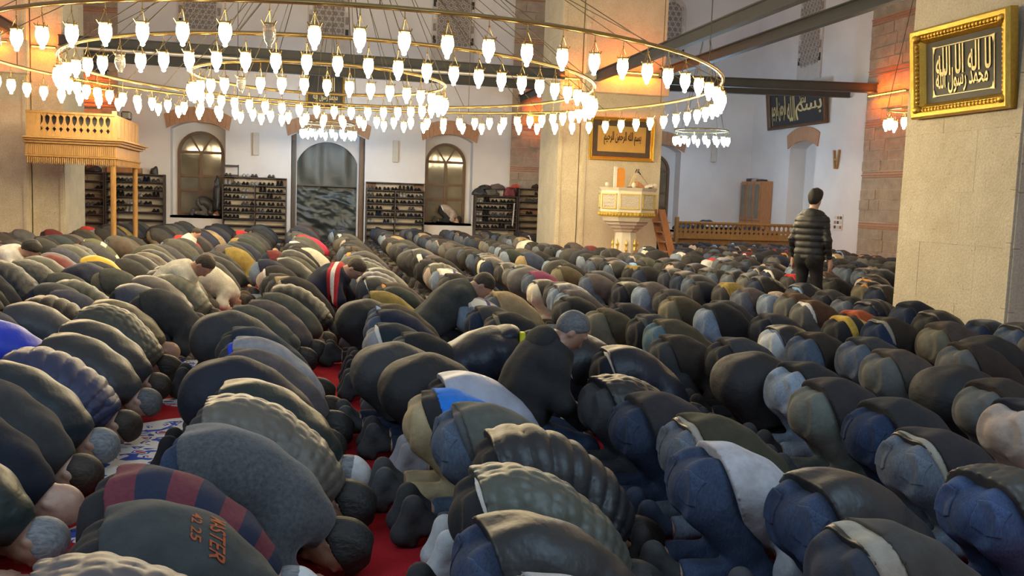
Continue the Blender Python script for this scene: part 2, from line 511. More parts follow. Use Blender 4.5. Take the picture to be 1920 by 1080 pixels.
def f_jacket(J, P, style='plain', hem=0., loose=.012, hole=True):
    rad = [r + loose + .015 for r in J['srad']]
    d = chain(P, J['spine'], rad, .07, J['flat'])
    if J['kind'] == 'bow':       # skirt of the garment over the seat
        for s in (-1, 1): d = smin(d, ell(P, J['butt'](s), (.154, .117, .160)), .06)
        d = smin(d, seg(P, (.03, 0, .33), (.21, 0, .285), .125, .115, J['flat']), .06)
    elif J['kind'] == 'kneel':
        for s in (-1, 1): d = smin(d, ell(P, J['butt'](s), (.145, .135, .15)), .06)
    else:
        for s in (-1, 1): d = smin(d, ell(P, J['butt'](s) + v3(.03, 0, .03), (.14, .13, .15)), .08)
    for s in (-1, 1):
        sh, el, wr = J['shoulder'](s), J['elbow'](s), J['wrist'](s)
        A = chain(P, [J['spine'][3], sh, el, wr], [.085, .070 + loose * .6, .056 + loose * .6, .043 + loose * .3], .04)
        A = np.maximum(A, half(P, wr - (wr - el) * .02, wr - el))
        if style == 'puffer':
            t = (P - sh) @ nrm(el - sh)
            A = A - .009 * np.abs(np.sin(np.pi * t / (.065 if J['kind'] != 'stand' else .085))) ** .6 + (.012 if J['kind'] == 'stand' else 0)
        d = smin(d, A, .045 if J['kind'] != 'stand' else .02)
    d = smin(d, seg(P, J['spine'][-1] - .2 * (J['neck'] - J['spine'][-1]), J['neck'] + (.4 * (J['head'] - J['neck']) if J['kind'] == 'bow' else 0), .078, .068), .03)
    a = arc(J, P)
    if style == 'puffer':
        d = d - .015 * np.abs(np.sin(np.pi * a / (.085 if J['kind'] == 'stand' else .062))) ** .55 + (.006 if J['kind'] != 'stand' else .022)
    elif style == 'quilt':
        y = P[..., 1]
        d = d - .008 * np.abs(np.sin(np.pi * a / .045)) ** .6 * np.abs(np.sin(np.pi * (y / .055 + .5 * np.floor(a / .045)))) ** .5
    elif style == 'ribbed':
        d = d - .005 * np.abs(np.sin(np.pi * a / .11)) ** .5
    amp = {'plain': .0055, 'puffer': .002, 'quilt': .003, 'ribbed': .003, 'knit': .0035}[style]
    x, y, z = P[..., 0], P[..., 1], P[..., 2]
    d = d + wrinkle(P, amp * .55, 3.1 + hem * 9)
    d = d + amp * .8 * np.sin(36 * a + 4 * np.sin(6 * y + hem * 7)) * np.clip(np.abs(y) * 6 - .25, 0, 1)
    c, n = J['hem']
    if hem > .1 and J['kind'] == 'bow':      # long coat: falls over the seat, cut level above the floor
        for s in (-1, 1): d = smin(d, seg(P, J['hip'](s), J['hip'](s) + .62 * (J['knee'](s) - J['hip'](s)), .150, .135), .06)
        d = np.maximum(d, .13 + .25 * P[..., 0] - P[..., 2]); hem = .6
    hd = half(P, np.asarray(c) + nrm(n) * hem, n) + .010 * np.sin(11 * y + 2) * (1 if J['kind'] == 'bow' else .3)
    d = np.maximum(d, hd)
    d = np.maximum(d, half(P, J['neck'] + .3 * (J['head'] - J['neck']) if J['kind'] == 'bow' else J['neck'], J['neck'] - J['spine'][-1]))
    return d
def f_shirt(J, P, hem=.03):
    d = chain(P, J['spine'], [r + .017 for r in J['srad']], .06, J['flat'])
    if J['kind'] == 'bow':
        for s in (-1, 1): d = smin(d, ell(P, J['butt'](s), (.146, .108, .152)), .05)
    else:
        for s in (-1, 1): d = smin(d, ell(P, J['butt'](s), (.135, .125, .14)), .05)
    c, n = J['hem']
    d = np.maximum(d, half(P, np.asarray(c) + nrm(n) * hem, n) + .012 * np.sin(9 * P[..., 1]))
    return np.maximum(d, -half(P, np.asarray(c) - nrm(n) * .06, n))
def f_belt(J, P):
    d = chain(P, J['spine'], [r + .014 for r in J['srad']], .06, J['flat'])
    for s in (-1, 1): d = smin(d, ell(P, J['butt'](s), (.143, .1055, .149)), .05)
    c, n = J['hem']
    e = half(P, np.asarray(c) + nrm(n) * .022, n)
    return np.maximum(d, np.abs(e) - .018)
def f_hood(J, P, size=1.):
    a = J['spine'][-1]; n = nrm(J['neck'] - J['spine'][-2]); up = nrm(-J['face'] if J['kind'] == 'bow' else v3(-1, 0, .5))
    up = nrm(up - n * (up @ n))
    c = a + up * .075 * size - n * .01
    d = ell(P, c, (.085 * size, .125 * size, .055 * size), np.stack([n, np.cross(up, n), up]))
    d = smin(d, ell(P, a + n * .03 + up * .045, (.055, .10, .06), np.stack([n, np.cross(up, n), up])), .04)
    return d + wrinkle(P, .005, 5., 22, 15, 20)
def f_hair(J, P, style='short'):
    R = headR(J); q = (P - J['head']) @ R.T
    g = .007 if style == 'short' else .020
    d = ell(q, (-.010, 0, .030), (.098 + g, .078 + g, .098 + g))
    cut = half(q, (.045, 0, .045), (.80, 0, -.60))
    d = np.maximum(d, cut)
    d = np.maximum(d, half(q, (0, 0, -.082), (.25, 0, -1)))
    if J['kind'] == 'stand': d = smin(d, ell(q, (.015, 0, .085), (.095, .085, .060)), .03); d = np.maximum(d, half(q, (.075, 0, .045), (.9, 0, -.5)))
    rag = wrinkle(q, .0015 if style == 'short' else .005, 2., 60, 50, 45)
    return d + rag
def f_cap(J, P):
    R = headR(J); q = (P - J['head']) @ R.T
    d = ell(q, (-.010, 0, .035), (.106, .088, .104))
    d = smin(d, seg(q, (-.012, 0, .045), (-.012, 0, .075), .088, .080), .02)
    return np.maximum(np.maximum(d, half(q, (-.01, 0, .040), (.22, 0, -1))), half(q, (0, 0, .145), (0, 0, 1)))
def f_sock(J, P, s): return np.maximum(f_foot(J, P, s, .004), half(P, J['ankle'](s) + .25 * (J['knee'](s) - J['ankle'](s)), J['knee'](s) - J['ankle'](s)))
def f_pocket(J, P, s):
    c = J['butt'](s); d = np.abs(f_trousers(J, P) - .001) - .0042
    q = P - (c + v3(-.10, .028 * s, .03))
    d = np.maximum(d, np.abs(q[..., 1]) - .058)
    t = q @ nrm((-.30, 0, -.95))
    return np.maximum(np.maximum(d, np.abs(t) - .070 + np.abs(q[..., 1]) * .25), half(P, c, (1, 0, -.2)))

FIG = {}
def fig(key, fn, J, h, mat, lo=None, hi=None):
    """one shared mesh per shape and cloth"""
    k = (key, mat)
    if k not in FIG:
        base = FIG.get(key)
        if base is None:
            base = FIG[key] = nets(fn, lo if lo is not None else J['lo'], hi if hi is not None else J['hi'], h)
        FIG[k] = mesh_from(key, base[0], base[1], MATS[mat], True)
    return FIG[k]

# ------------------------------------------------------------------ surface materials of the building
def gpos(t): return t.node('ShaderNodeNewGeometry').outputs['Position']
def rnd(t): return t.node('ShaderNodeObjectInfo').outputs['Random']
def plaster():
    t = NT('plaster'); v = gpos(t)
    n = t.noise(v, .9, 4)
    t.set(Base_Color=t.ramp(n, [(.3, (.60, .57, .57)), (.7, (.68, .655, .65))]), Roughness=.92)
    t.bump(t.noise(v, 30., 3), .15, .01); t.done('plaster')
plaster()
def stone(key, a, b, c, scale=2.2, pits=True, bump=.5):
    t = NT(key); v = gpos(t)
    base = t.mix(t.ramp(t.noise(v, scale, 6, .65), [(.32, (0, 0, 0)), (.68, (1, 1, 1))]), (*a, 1), (*b, 1))
    base = t.mix(t.math('MULTIPLY', rnd(t), .4), base, (*c, 1))
    fine = t.noise(v, 38., 4, .7)
    base = t.mix(1., base, t.ramp(fine, [(.3, (.78,) * 3), (.65, (1.08,) * 3)]), 'MULTIPLY')
    if pits:
        p = t.voro(v, 7.)
        base = t.mix(t.ramp(t.math('ADD', p, t.math('MULTIPLY', fine, .12)), [(.10, (.75, .75, .75)), (.15, (0, 0, 0))]), base, (*[q * .45 for q in a], 1))
    t.set(Base_Color=base, Roughness=.9)
    t.bump(t.math('ADD', fine, t.noise(v, 6., 4)), bump, .02); t.done(key)
stone('ashlar', (.52, .46, .33), (.66, .60, .46), (.58, .52, .40))
stone('rubble', (.30, .235, .175), (.46, .37, .28), (.36, .30, .25), 4., False, 1.)
stone('brick_red', (.33, .155, .09), (.42, .21, .125), (.30, .16, .11), 9., False, .6)
stone('mortar', (.42, .36, .29), (.52, .45, .36), (.46, .40, .33), 6., False, .8)
stone('lintel_brick', (.42, .22, .12), (.50, .28, .16), (.40, .21, .13), 6., False, .5)
def carpet():
    t = NT('carpet'); v = gpos(t); s = t.sep(v)
    fine = t.noise(v, 160., 2); mid = t.noise(v, 3., 3)
    red = t.ramp(mid, [(.3, (.33, .012, .020)), (.7, (.46, .022, .032))])
    # woven medallions set out along the prayer rows
    def cells(px, py, ox, oy):
        x = t.math('SUBTRACT', t.math('FRACT', t.math('ADD', t.math('DIVIDE', s[0], px), ox)), .5)
        y = t.math('SUBTRACT', t.math('FRACT', t.math('ADD', t.math('DIVIDE', s[1], py), oy)), .5)
        return t.math('MULTIPLY', x, px), t.math('MULTIPLY', y, py)
    x, y = cells(2.16, 2.6, .92, .36)
    warp = t.math('MULTIPLY', t.math('SINE', t.math('MULTIPLY', t.math('ARCTAN2', y, x), 8.)), .05)
    r = t.math('ADD', t.math('SQRT', t.math('ADD', t.math('MULTIPLY', t.math('MULTIPLY', x, x), 3.2), t.math('MULTIPLY', y, y))), warp)
    inside = t.math('LESS_THAN', r, .78)
    x2, y2 = cells(2.16, 2.6, .92, .86)
    r2 = t.math('SQRT', t.math('ADD', t.math('MULTIPLY', x2, x2), t.math('MULTIPLY', y2, y2)))
    inside = t.math('MAXIMUM', inside, t.math('LESS_THAN', t.math('ADD', r2, t.math('MULTIPLY', mid, .12)), .21))
    vo = t.node('ShaderNodeTexVoronoi', feature='DISTANCE_TO_EDGE'); vo.inputs['Scale'].default_value = 11.
    t.ln(v, vo.inputs['Vector'])
    n2 = t.noise(v, 7., 1)
    pat = t.ramp(vo.outputs[0], [(0, (.70, .68, .66)), (.14, (.045, .085, .42)), (.26, (.72, .70, .68)), (.34, (.40, .02, .03))], 'CONSTANT')
    pat = t.mix(t.math('GREATER_THAN', n2, .52), pat, (.70, .68, .65, 1))
    pat = t.mix(t.math('GREATER_THAN', t.noise(v, 9.5, 1), .60), pat, (.05, .10, .45, 1))
    ring = t.math('LESS_THAN', t.math('ABSOLUTE', t.math('SUBTRACT', r, .74)), .04)
    pat = t.mix(ring, pat, (.74, .72, .70, 1))
    base = t.mix(inside, red, pat)
    # narrow blue border lines between prayer rows
    by = t.math('ABSOLUTE', t.math('SUBTRACT', s[1], 3.12))
    border = t.math('LESS_THAN', by, .13)
    bp = t.ramp(t.math('FRACT', t.math('MULTIPLY', t.math('ADD', s[0], s[1]), 9.)), [(0, (.62, .62, .66)), (.25, (.09, .17, .52)), (.7, (.35, .05, .09))], 'CONSTANT')
    base = t.mix(border, base, bp)
    t.set(Base_Color=t.mix(1., base, t.ramp(fine, [(.3, (.8,) * 3), (.7, (1.12,) * 3)]), 'MULTIPLY'), Roughness=.96)
    t.b.inputs['Specular IOR Level'].default_value = .1
    t.bump(t.math('ADD', fine, t.math('MULTIPLY', mid, 2.)), .5, .012); t.done('carpet')
carpet()
def wood(key, a, b, rough=.5, sc=(3, 3, .6)):
    t = NT(key); v = t.mapping(gpos(t), sc)
    n = t.noise(v, 9., 5, .6)
    t.set(Base_Color=t.ramp(n, [(.3, a), (.7, b)]), Roughness=rough)
    t.bump(n, .2, .006); t.done(key)
wood('oak', (.24, .125, .034), (.36, .205, .062))
wood('walnut', (.085, .042, .022), (.14, .072, .036))
wood('rack_wood', (.035, .024, .022), (.060, .040, .034), .6)
wood('cherry', (.30, .135, .055), (.42, .20, .085))
plain('rack_back', (.52, .47, .42), .8)
plain('beam_paint', (.030, .034, .040), .55, 0., .25, 3., .1)
plain('gold', (.62, .40, .07), .32, .85, .25, 30., .6, 90.)
plain('brass', (.42, .31, .13), .30, .9, .2, 20.)
plain('wire', (.10, .085, .06), .5, .6)
plain('black_panel', (.012, .014, .013), .5, 0., .2, 5., spec=.3)
plain('navy_panel', (.016, .017, .022), .35, 0., .2, 5.)
plain('amber_panel', (.52, .34, .09), .5, 0., .15, 3.)
plain('brown_border', (.07, .05, .035), .5, 0., .6, 60.)
plain('gold_leaf', (.62, .52, .26), .45, .3, .15, 30.)
plain('ink', (.03, .018, .008), .6)
plain('marble', (.58, .54, .44), .45, 0., .12, 3.)
plain('marble_gold', (.60, .44, .10), .4, .5, .2, 20.)
plain('white_paint', (.62, .60, .56), .6)
plain('black_plastic', (.018, .018, .02), .45)
plain('tarp', (.020, .030, .032), .42, 0., .35, 2.5, .7, 5.)
plain('grille_plaster', (.50, .45, .41), .9, 0., .15, 6.)
plain('grille_glass', (.22, .19, .18), .35, 0., .2, 4.)
plain('leather', (.02, .02, .02), .4, 0., .3, 20.)
def tinted(key, rough=.5):
    t = NT(key); v = t.coord()
    t.set(Base_Color=t.mix(1., oi(t), t.ramp(t.noise(v, 22., 3), [(.3, (.75,) * 3), (.7, (1.12,) * 3)]), 'MULTIPLY'), Roughness=rough)
    t.done(key)
tinted('shoe', .45)
def pane_glass():
    t = NT('pane_glass'); v = gpos(t)
    t.set(Base_Color=t.ramp(t.noise(v, 1.3, 2), [(.3, (.10, .085, .06)), (.7, (.20, .165, .11))]), Roughness=.06)
    t.b.inputs['Specular IOR Level'].default_value = .8
    t.done('pane_glass')
pane_glass()
def glow(key, col, strength, rim=None):
    t = NT(key); v = t.coord()
    t.set(Base_Color=(*col, 1), Roughness=.4)
    s = t.math('MULTIPLY_ADD', t.noise(v, 12., 1), strength * .15, strength * .92)
    t.b.inputs['Emission Color'].default_value = (*col, 1)
    if rim:      # the bulb sits low in the glass: the rim glows less and yellower
        z = t.sep(v)[2]
        k = t.ramp(t.math('MULTIPLY_ADD', z, 5., 1.1), [(.55, (1, 1, 1)), (.98, (.035, .035, .035))])
        s = t.math('MULTIPLY', s, k)
        t.put(t.b.inputs['Emission Color'], t.mix(t.ramp(t.math('MULTIPLY_ADD', z, 5., 1.1), [(.6, (0, 0, 0)), (1, (1, 1, 1))]), (*col, 1), (*rim, 1)))
    t.put(t.b.inputs['Emission Strength'], s); t.done(key)
glow('lamp_warm', (1, .79, .46), 78., (1, .66, .22))
glow('lamp_cool', (.50, .76, 1), 62.)
glow('led_amber', (1, .34, .02), 22.)
t_ = NT('lamp_clear'); t_.set(Base_Color=(.85, .83, .75, 1), Roughness=.08); t_.b.inputs['Transmission Weight'].default_value = .85
t_.ln(t_.ramp(t_.noise(t_.coord(), 9.), [(.3, (.80, .78, .70)), (.7, (.9, .88, .80))]), t_.b.inputs['Base Color']); t_.done('lamp_clear')

# ------------------------------------------------------------------ room shell
WY, QX, TOP = 28., 14.24, 10.5
def struct(o): return tag(o, kind='structure')
struct(MB().box((-16, -4, -.12), (QX + .8, WY + .8, 0)).build('floor', MATS['carpet']))

def arc_pts(x0, x1, z, rise, n=10):
    """segmental arch from (x0,z) up and over to (x1,z)"""
    w = (x1 - x0) / 2; R = (w * w + rise * rise) / (2 * rise); a = math.asin(min(1, w / R)); cx = (x0 + x1) / 2; cz = z + rise - R
    if rise > w: a = math.pi - a
    return [(cx + R * math.sin(-a + 2 * a * i / n), cz + R * math.cos(-a + 2 * a * i / n)) for i in range(n + 1)]

def wall_with(mb, axis, plane, depth, u0, u1, openings):
    """solid wall with arched openings (ua, ub, sill, spring, rise)"""
    pr = lambda poly: mb.prism(poly, plane, plane + depth, axis)
    u = u0
    for a, b, sill, spring, rise in sorted(openings):
        pr([(u, 0), (a, 0), (a, TOP), (u, TOP)])
        if sill > 0: pr([(a, 0), (b, 0), (b, sill), (a, sill)])
        arc_ = arc_pts(a, b, spring, rise)
        for p, q in zip(arc_[:-1], arc_[1:]): pr([p, q, (q[0], TOP), (p[0], TOP)])
        u = b
    pr([(u, 0), (u1, 0), (u1, TOP), (u, TOP)])
OPEN_B = [(-4.0, -2.48, .76, 3.28, .22), (-.61, 1.56, 0, 3.22, .28), (3.39, 4.87, .76, 3.28, .22), (10.1, 11.75, .76, 3.30, .24)]
OPEN_Q = [(24.02, 25.50, .80, 3.42, .20)]
mb = MB(); wall_with(mb, 'y', WY, .7, -16, QX + .7, OPEN_B); wb = struct(mb.build('wall_back', MATS['plaster']))
mb = MB(); wall_with(mb, 'x', QX, .7, 6, WY, OPEN_Q); wq = struct(mb.build('wall_qibla', MATS['plaster']))
struct(MB().box((QX + .55, 23.7, 0), (QX + .75, 25.8, 4.2)).build('wall_niche', MATS['plaster']))

# brick relieving arches above the recesses, every brick on its own
def lintel(wall, axis, plane, a, b, spring, rise, n):
    lo = arc_pts(a - .10, b + .10, spring - .02, rise, n); hi = arc_pts(a - .18, b + .18, spring + .38, rise + .03, n)
    for i in range(n):
        p = [lo[i], lo[i + 1], hi[i + 1], hi[i]]
        cx = sum(q[0] for q in p) / 4; cz = sum(q[1] for q in p) / 4
        p = [(cx + (q[0] - cx) * .965, cz + (q[1] - cz) * .99) for q in p]
        MB().prism(p, plane - .035, plane + .02, axis).build('arch_brick', MATS['lintel_brick'], wall)
for a, b, s, sp, r in OPEN_B: lintel(wb, 'y', WY, a, b, sp, r, 14 if b - a < 2 else 18)
for a, b, s, sp, r in OPEN_Q: lintel(wq, 'x', QX, a, b, sp, r, 12)

# wooden arched windows set in the recesses
def arched_window(name, x0, x1, z0, ztop, y, label=None):
    w = (x1 - x0) / 2; cx = (x0 + x1) / 2; sp = ztop - w
    root = struct(empty(name, (cx, y, z0)))
    sp -= z0; top = ztop - z0
    # plastered back of the recess around the arch
    mb = MB(); A = arc_pts(-w, w, sp, w, 16)
    for p, q in zip(A[:-1], A[1:]): mb.prism([p, q, (q[0], 3.2), (p[0], 3.2)], .04, .24)
    mb.prism([(-w - .6, -1.0), (-w, -1.0), (-w, 3.2), (-w - .6, 3.2)], .04, .24)
    mb.prism([(w, -1.0), (w + .6, -1.0), (w + .6, 3.2), (w, 3.2)], .04, .24)
    mb.build('recess_surround', MATS['plaster'], root)
    mb = MB(); B = arc_pts(-w + .085, w - .085, sp, w - .085, 16)
    for i in range(16): mb.prism([B[i], B[i + 1], A[i + 1], A[i]], -.02, .09)
    for s in (-1, 1): mb.box((s * w - .085 if s > 0 else -w, -.02, 0), (w if s > 0 else -w + .085, .09, sp))
    mb.build('frame', MATS['walnut'], root)
    z1, z2 = .78, .38 * 2 + .78
    for z in (0, z1 * .9, sp * .62, sp):
        MB().box((-w + .08, -.02, z), (w - .08, .075, z + .075)).build('transom', MATS['walnut'], root)
    MB().box((-.045, -.025, 0), (.045, .08, sp)).build('mullion', MATS['walnut'], root)
    for a in (-.55, .55):
        mb = MB(); d = (math.sin(a), math.cos(a)); n = (d[1], -d[0]); L = w - .06
        mb.prism([(n[0] * .022, sp + n[1] * .022), (-n[0] * .022, sp - n[1] * .022), (d[0] * L - n[0] * .022, sp + d[1] * L - n[1] * .022), (d[0] * L + n[0] * .022, sp + d[1] * L + n[1] * .022)], -.01, .06)
        mb.build('fan_bar', MATS['walnut'], root)
    zs = [.07, z1 * .9 + .0, sp * .62, sp]
    for a, b in zip(zs[:-1], zs[1:]):
        for s in (-1, 1):
            MB().box((min(s * .04, s * (w - .07)), .03, a), (max(s * .04, s * (w - .07)), .04, b)).build('pane', MATS['pane_glass'], root)
    mb = MB(); C = arc_pts(-w + .07, w - .07, sp + .02, w - .07, 16); mb.prism(C, .03, .04); mb.build('pane', MATS['pane_glass'], root)
    MB().box((-w - .16, -.42, -.07), (w + .16, .0, 0)).build('window_sill', MATS['walnut'], root)
    return root
arched_window('window_1', -3.86, -2.55, .76, 3.24, WY + .42)
arched_window('window_2', 3.46, 4.72, .76, 3.24, WY + .42)
arched_window('window_3', 10.35, 11.55, .76, 3.24, WY + .42)

# door recess: stone arch panel, timber jambs, hung tarpaulins
door = struct(empty('door_1', (.475, WY + .45, 0)))
mb = MB(); A = arc_pts(-.92, .88, 2.48, .62, 18)
for p, q in zip(A[:-1], A[1:]): mb.prism([p, q, (q[0], 3.7), (p[0], 3.7)], .0, .2)
mb.prism([(-1.3, 0), (-.92, 0), (-.92, 3.7), (-1.3, 3.7)], 0, .2); mb.prism([(.88, 0), (1.3, 0), (1.3, 3.7), (.88, 3.7)], 0, .2)
mb.build('arch_panel', MATS['plaster'], door)
for s in (-1, 1):
    x = -1.07 if s < 0 else .93
    MB().box((x, -.30, 0), (x + .13, -.02, 3.28)).build('jamb', MATS['walnut'], door)
    MB().box((x + (.0 if s > 0 else .02), -.34, 0), (x + .10, -.30, 3.1)).build('jamb_strip', MATS['black_plastic' if s < 0 else 'walnut'], door)
MB().box((-1.2, .4, 0), (1.2, .5, 3.6)).build('door_backing', MATS['black_plastic'], door)
def drape(name, x0, x1, z0, z1, y, seed, parent, vert):
    rr = random.Random(seed); nx, nz = 44, 24; V = []; F = []
    ph = [(rr.uniform(0, 6), rr.uniform(3, 9), rr.uniform(2, 6)) for _ in range(5)]
    for j in range(nz + 1):
        for i in range(nx + 1):
            u = i / nx; w = j / nz; x = x0 + (x1 - x0) * u; z = z0 + (z1 - z0) * w
            if vert: d = .022 * math.sin(13 * u + 1.5 * math.sin(3 * w)) * (1 - .5 * w) + .008 * math.sin(29 * u + ph[0][0])
            else:
                q = Vector((u * 2.2 + seed * 7, w * 1.7 + u * .8, seed)); d = .11 * abs(mnoise.noise(q * 1.3)) + .05 * abs(mnoise.noise(q * 3.1 + Vector((w * 2, 0, 3)))) + .02 * mnoise.noise(q * 8)
            if z > 2.5:
                h = 2.48 + .62 * math.sqrt(max(0, 1 - ((x + .02) / .92) ** 2)); z = min(z, max(h + .05, 2.5))
            V.append((x, y + d, z))
    for j in range(nz):
        for i in range(nx):
            a = j * (nx + 1) + i; F.append((a, a + 1, a + nx + 2, a + nx + 1))
    me = mesh_from(name, V, F, MATS['tarp'], True)
    o = obj(name, me, parent)
    return o
for nm, z0, z1, y, sd, vert in (('upper_tarp', 1.78, 3.1, .20, 1, True), ('middle_tarp', .93, 1.80, .14, 2, False), ('lower_tarp', .02, .94, .10, 3, False)):
    drape(nm, -.95, .91, z0, z1, y, sd, door, vert)
MB().box((-.94, .02, 1.755), (.90, .12, 1.80)).build('tarp_rail', MATS['black_plastic'], door)

# pierced plaster windows high in the walls
def grille(name, loc, rz, w, h, kind):
    r = struct(empty(name, loc, rz))
    hw = w / 2
    outer = [(-hw, 0), (hw, 0)] + [(x, z) for x, z in reversed(arc_pts(-hw, hw, h - hw, hw, 12))]
    MB().prism(outer, -.04, -.002).build('surround', MATS['grille_plaster'], r)
    iw = hw - .17
    inner = [(-iw, .45), (iw, .45)] + [(x, z) for x, z in reversed(arc_pts(-iw, iw, h - hw, iw, 12))]
    MB().prism(inner, -.052, -.04).build('pane', MATS['grille_glass'], r)
    mb = MB()
    def inside(x, z): return abs(x) < iw and z > .45 and (z < h - hw or x * x + (z - h + hw) ** 2 < iw * iw)
    p = .17 if kind == 'hex' else .19
    rows = int(h / (p * .866)) + 1
    for j in range(rows):
        for i in range(-6, 7):
            cx = i * p + (p / 2 if j % 2 else 0); cz = .5 + j * p * .866
            if not inside(cx, cz): continue
            n = 6 if kind == 'hex' else 8
            R0, R1 = p * .40, p * .52
            if kind == 'star':
                pts = [(cx + (R0 * (1.0 if k % 2 else .72)) * math.cos(k * math.pi / 6), cz + (R0 * (1.0 if k % 2 else .72)) * math.sin(k * math.pi / 6)) for k in range(12)]
            else:
                pts = [(cx + R0 * math.cos(k * 2 * math.pi / n), cz + R0 * math.sin(k * 2 * math.pi / n)) for k in range(n)]
            out = [(cx + (x - cx) * 1.28, cz + (z - cz) * 1.28) for x, z in pts]
            m = len(pts)
            for k in range(m): mb.prism([pts[k], pts[(k + 1) % m], out[(k + 1) % m], out[k]], -.075, -.05)
    tag(mb.build('lattice', MATS['grille_plaster'], r), kind='stuff')
    # row of small coloured lights in the border
    for s in (-1, 1):
        n = int((h - hw - .5) / .36)
        for k in range(n):
            MB().box((s * (hw - .085) - .05, -.052, .5 + k * .36), (s * (hw - .085) + .05, -.04, .5 + k * .36 + .22)).build('border_light', MATS['black_plastic' if k % 3 == 0 else ('grille_glass' if k % 3 == 1 else 'white_paint')], r)
    return r
grille('window_4', (.43, WY, 5.68), 0, 1.22, 3.2, 'ogee')
grille('window_5', (4.14, WY, 5.70), 0, 1.32, 3.2, 'star')
grille('window_6', (-3.2, WY, 5.66), 0, 1.22, 3.2, 'hex')
grille('window_7', (11.2, WY, 5.84), 0, .95, 2.35, 'ogee')
grille('window_8', (QX, 24.67, 5.36), -math.pi / 2, 1.3, 3.1, 'star')

# bevelled unit block, shared by all stones
def unit_block(mat, bev=.03):
    mb = MB().box((-.5, -.5, -.5), (.5, .5, .5), bev); return mb.mesh('block_' + mat, MATS[mat])
UB = {k: unit_block(k, .008 if k == 'ashlar' else .03) for k in ('ashlar', 'rubble', 'brick_red')}
def block(name, parent, key, lo, hi):
    o = bpy.data.objects.new(name, UB[key])
    o.location = [(a + b) / 2 for a, b in zip(lo, hi)]; o.scale = [abs(b - a) for a, b in zip(lo, hi)]
    return link(o, parent)
def courses(parent, key, axis, plane, proud, u0, u1, z0, z1, ch, bw, rr, name='stone_block'):
    """stones on one face of a pier: plane is the face, proud its outward direction (-1 / +1)"""
    z = z0; row = 0
    while z < z1 - .05:
        h = min(ch * rr.uniform(.88, 1.12), z1 - z)
        if z1 - z - h < ch * .4: h = z1 - z
        u = u0; first = True
        while u < u1 - .02:
            w = bw * rr.uniform(.75, 1.3) * (.55 if first and row % 2 else 1)
            first = False
            if u1 - u - w < bw * .4: w = u1 - u
            g = .0015 if key == 'ashlar' else .006; p = rr.uniform(.012, .018) if key == 'ashlar' else rr.uniform(.02, .055)
            a, b = (plane - p, plane + .06) if proud < 0 else (plane - .06, plane + p)
            if axis == 'y': block(name, parent, key, (u + g, a, z + g), (u + w - g, b, z + h - g))
            else: block(name, parent, key, (a, u + g, z + g), (b, u + w - g, z + h - g))
            u += w
        z += h; row += 1
RS = random.Random(3)
def pier(name, label, x0, x1, y0, y1, h, faces, inset=.03):
    r = tag(empty(name, ((x0 + x1) / 2, (y0 + y1) / 2, 0)), label, 'pillar', kind='structure')
    cx, cy = (x0 + x1) / 2, (y0 + y1) / 2
    MB().box((x0 + inset - cx, y0 + inset - cy, 0), (x1 - inset - cx, y1 - inset - cy, h)).build('core', MATS['ashlar'], r)
    for f in faces:
        ax, pl, d, u0, u1 = f
        if ax == 'y': courses(r, 'ashlar', 'y', pl - cy + (.04 if d < 0 else -.04), d, u0 - cx, u1 - cx, 0, h, .62, .95, RS)
        else: courses(r, 'ashlar', 'x', pl - cx + (.04 if d < 0 else -.04), d, u0 - cy, u1 - cy, 0, h, .62, .95, RS)
    return r
PH = 8.6
pc = pier('pillar', 'tall pale stone pillar behind the marble pulpit', 6.6, 8.7, 22, 24.6, PH, [('y', 22, -1, 6.6, 8.7), ('x', 6.6, -1, 22, 22.4)])
pc2 = pier('pillar', 'set-back left edge of the stone pillar behind the marble pulpit', 6.05, 6.62, 22.3, 24.3, PH, [('y', 22.3, -1, 6.05, 6.6), ('x', 6.05, -1, 22.3, 24.3)])
pl = pier('pillar', 'stone pillar at the left edge carrying the wooden balcony', -8.4, -6.12, 22, 24.6, PH, [('y', 22, -1, -8.4, -6.12), ('x', -6.12, 1, 22, 22.4)])
pl2 = pier('pillar', 'set-back right edge of the stone pillar beside the balcony', -6.14, -5.45, 22.3, 24.3, PH, [('y', 22.3, -1, -6.12, -5.45), ('x', -5.45, 1, 22.3, 24.3)])
pr = pier('pillar', 'large stone pillar at the right carrying the gold framed panel', 7, 9.5, 7.95, 9.85, PH, [('x', 7, -1, 7.95, 9.85), ('y', 7.95, -1, 7, 9.5)])
# projecting stone band under the tie beams
cb = MB().box((6.52, 21.86, 4.28), (8.78, 22.02, 4.72), .02).build('capital_band', MATS['ashlar'], pc); cb.location = (-pc.location.x, -pc.location.y, 0)
cb2 = MB().box((-8.4, 21.86, 3.9), (-6.05, 22.02, 4.62), .02).build('capital_band', MATS['ashlar'], pl); cb2.location = (-pl.location.x, -pl.location.y, 0)

# striped stone-and-brick pilasters on the walls
def pilaster(name, axis, plane, d, u0, u1, h):
    r = struct(empty(name, (plane, 0, 0) if axis == 'x' else (0, plane, 0)))
    lo, hi = (-.06, .0) if d < 0 else (0, .06)
    if axis == 'y': MB().box((u0 + .01, -.05, 0), (u1 - .01, 0, h)).build('mortar_bed', MATS['mortar'], r)
    else: MB().box((-.05, u0 + .01, 0), (0, u1 - .01, h)).build('mortar_bed', MATS['mortar'], r)
    z = 0
    while z < h:
        courses(r, 'rubble', axis, -.03, -1, u0, u1, z, min(h, z + 1.12), .28, .50, RS)
        z += 1.12
        if z > h: break
        for k in range(3):
            courses(r, 'brick_red', axis, -.03, -1, u0, u1, z + .062 * k, z + .062 * (k + 1) - .008, .06, u1 - u0, RS, 'brick_course')
        z += .19
    return r
pilaster('trim_1', 'y', WY, -1, 6.05, 8.75, PH)
pilaster('trim_2', 'y', WY, -1, -8.2, -5.4, PH)
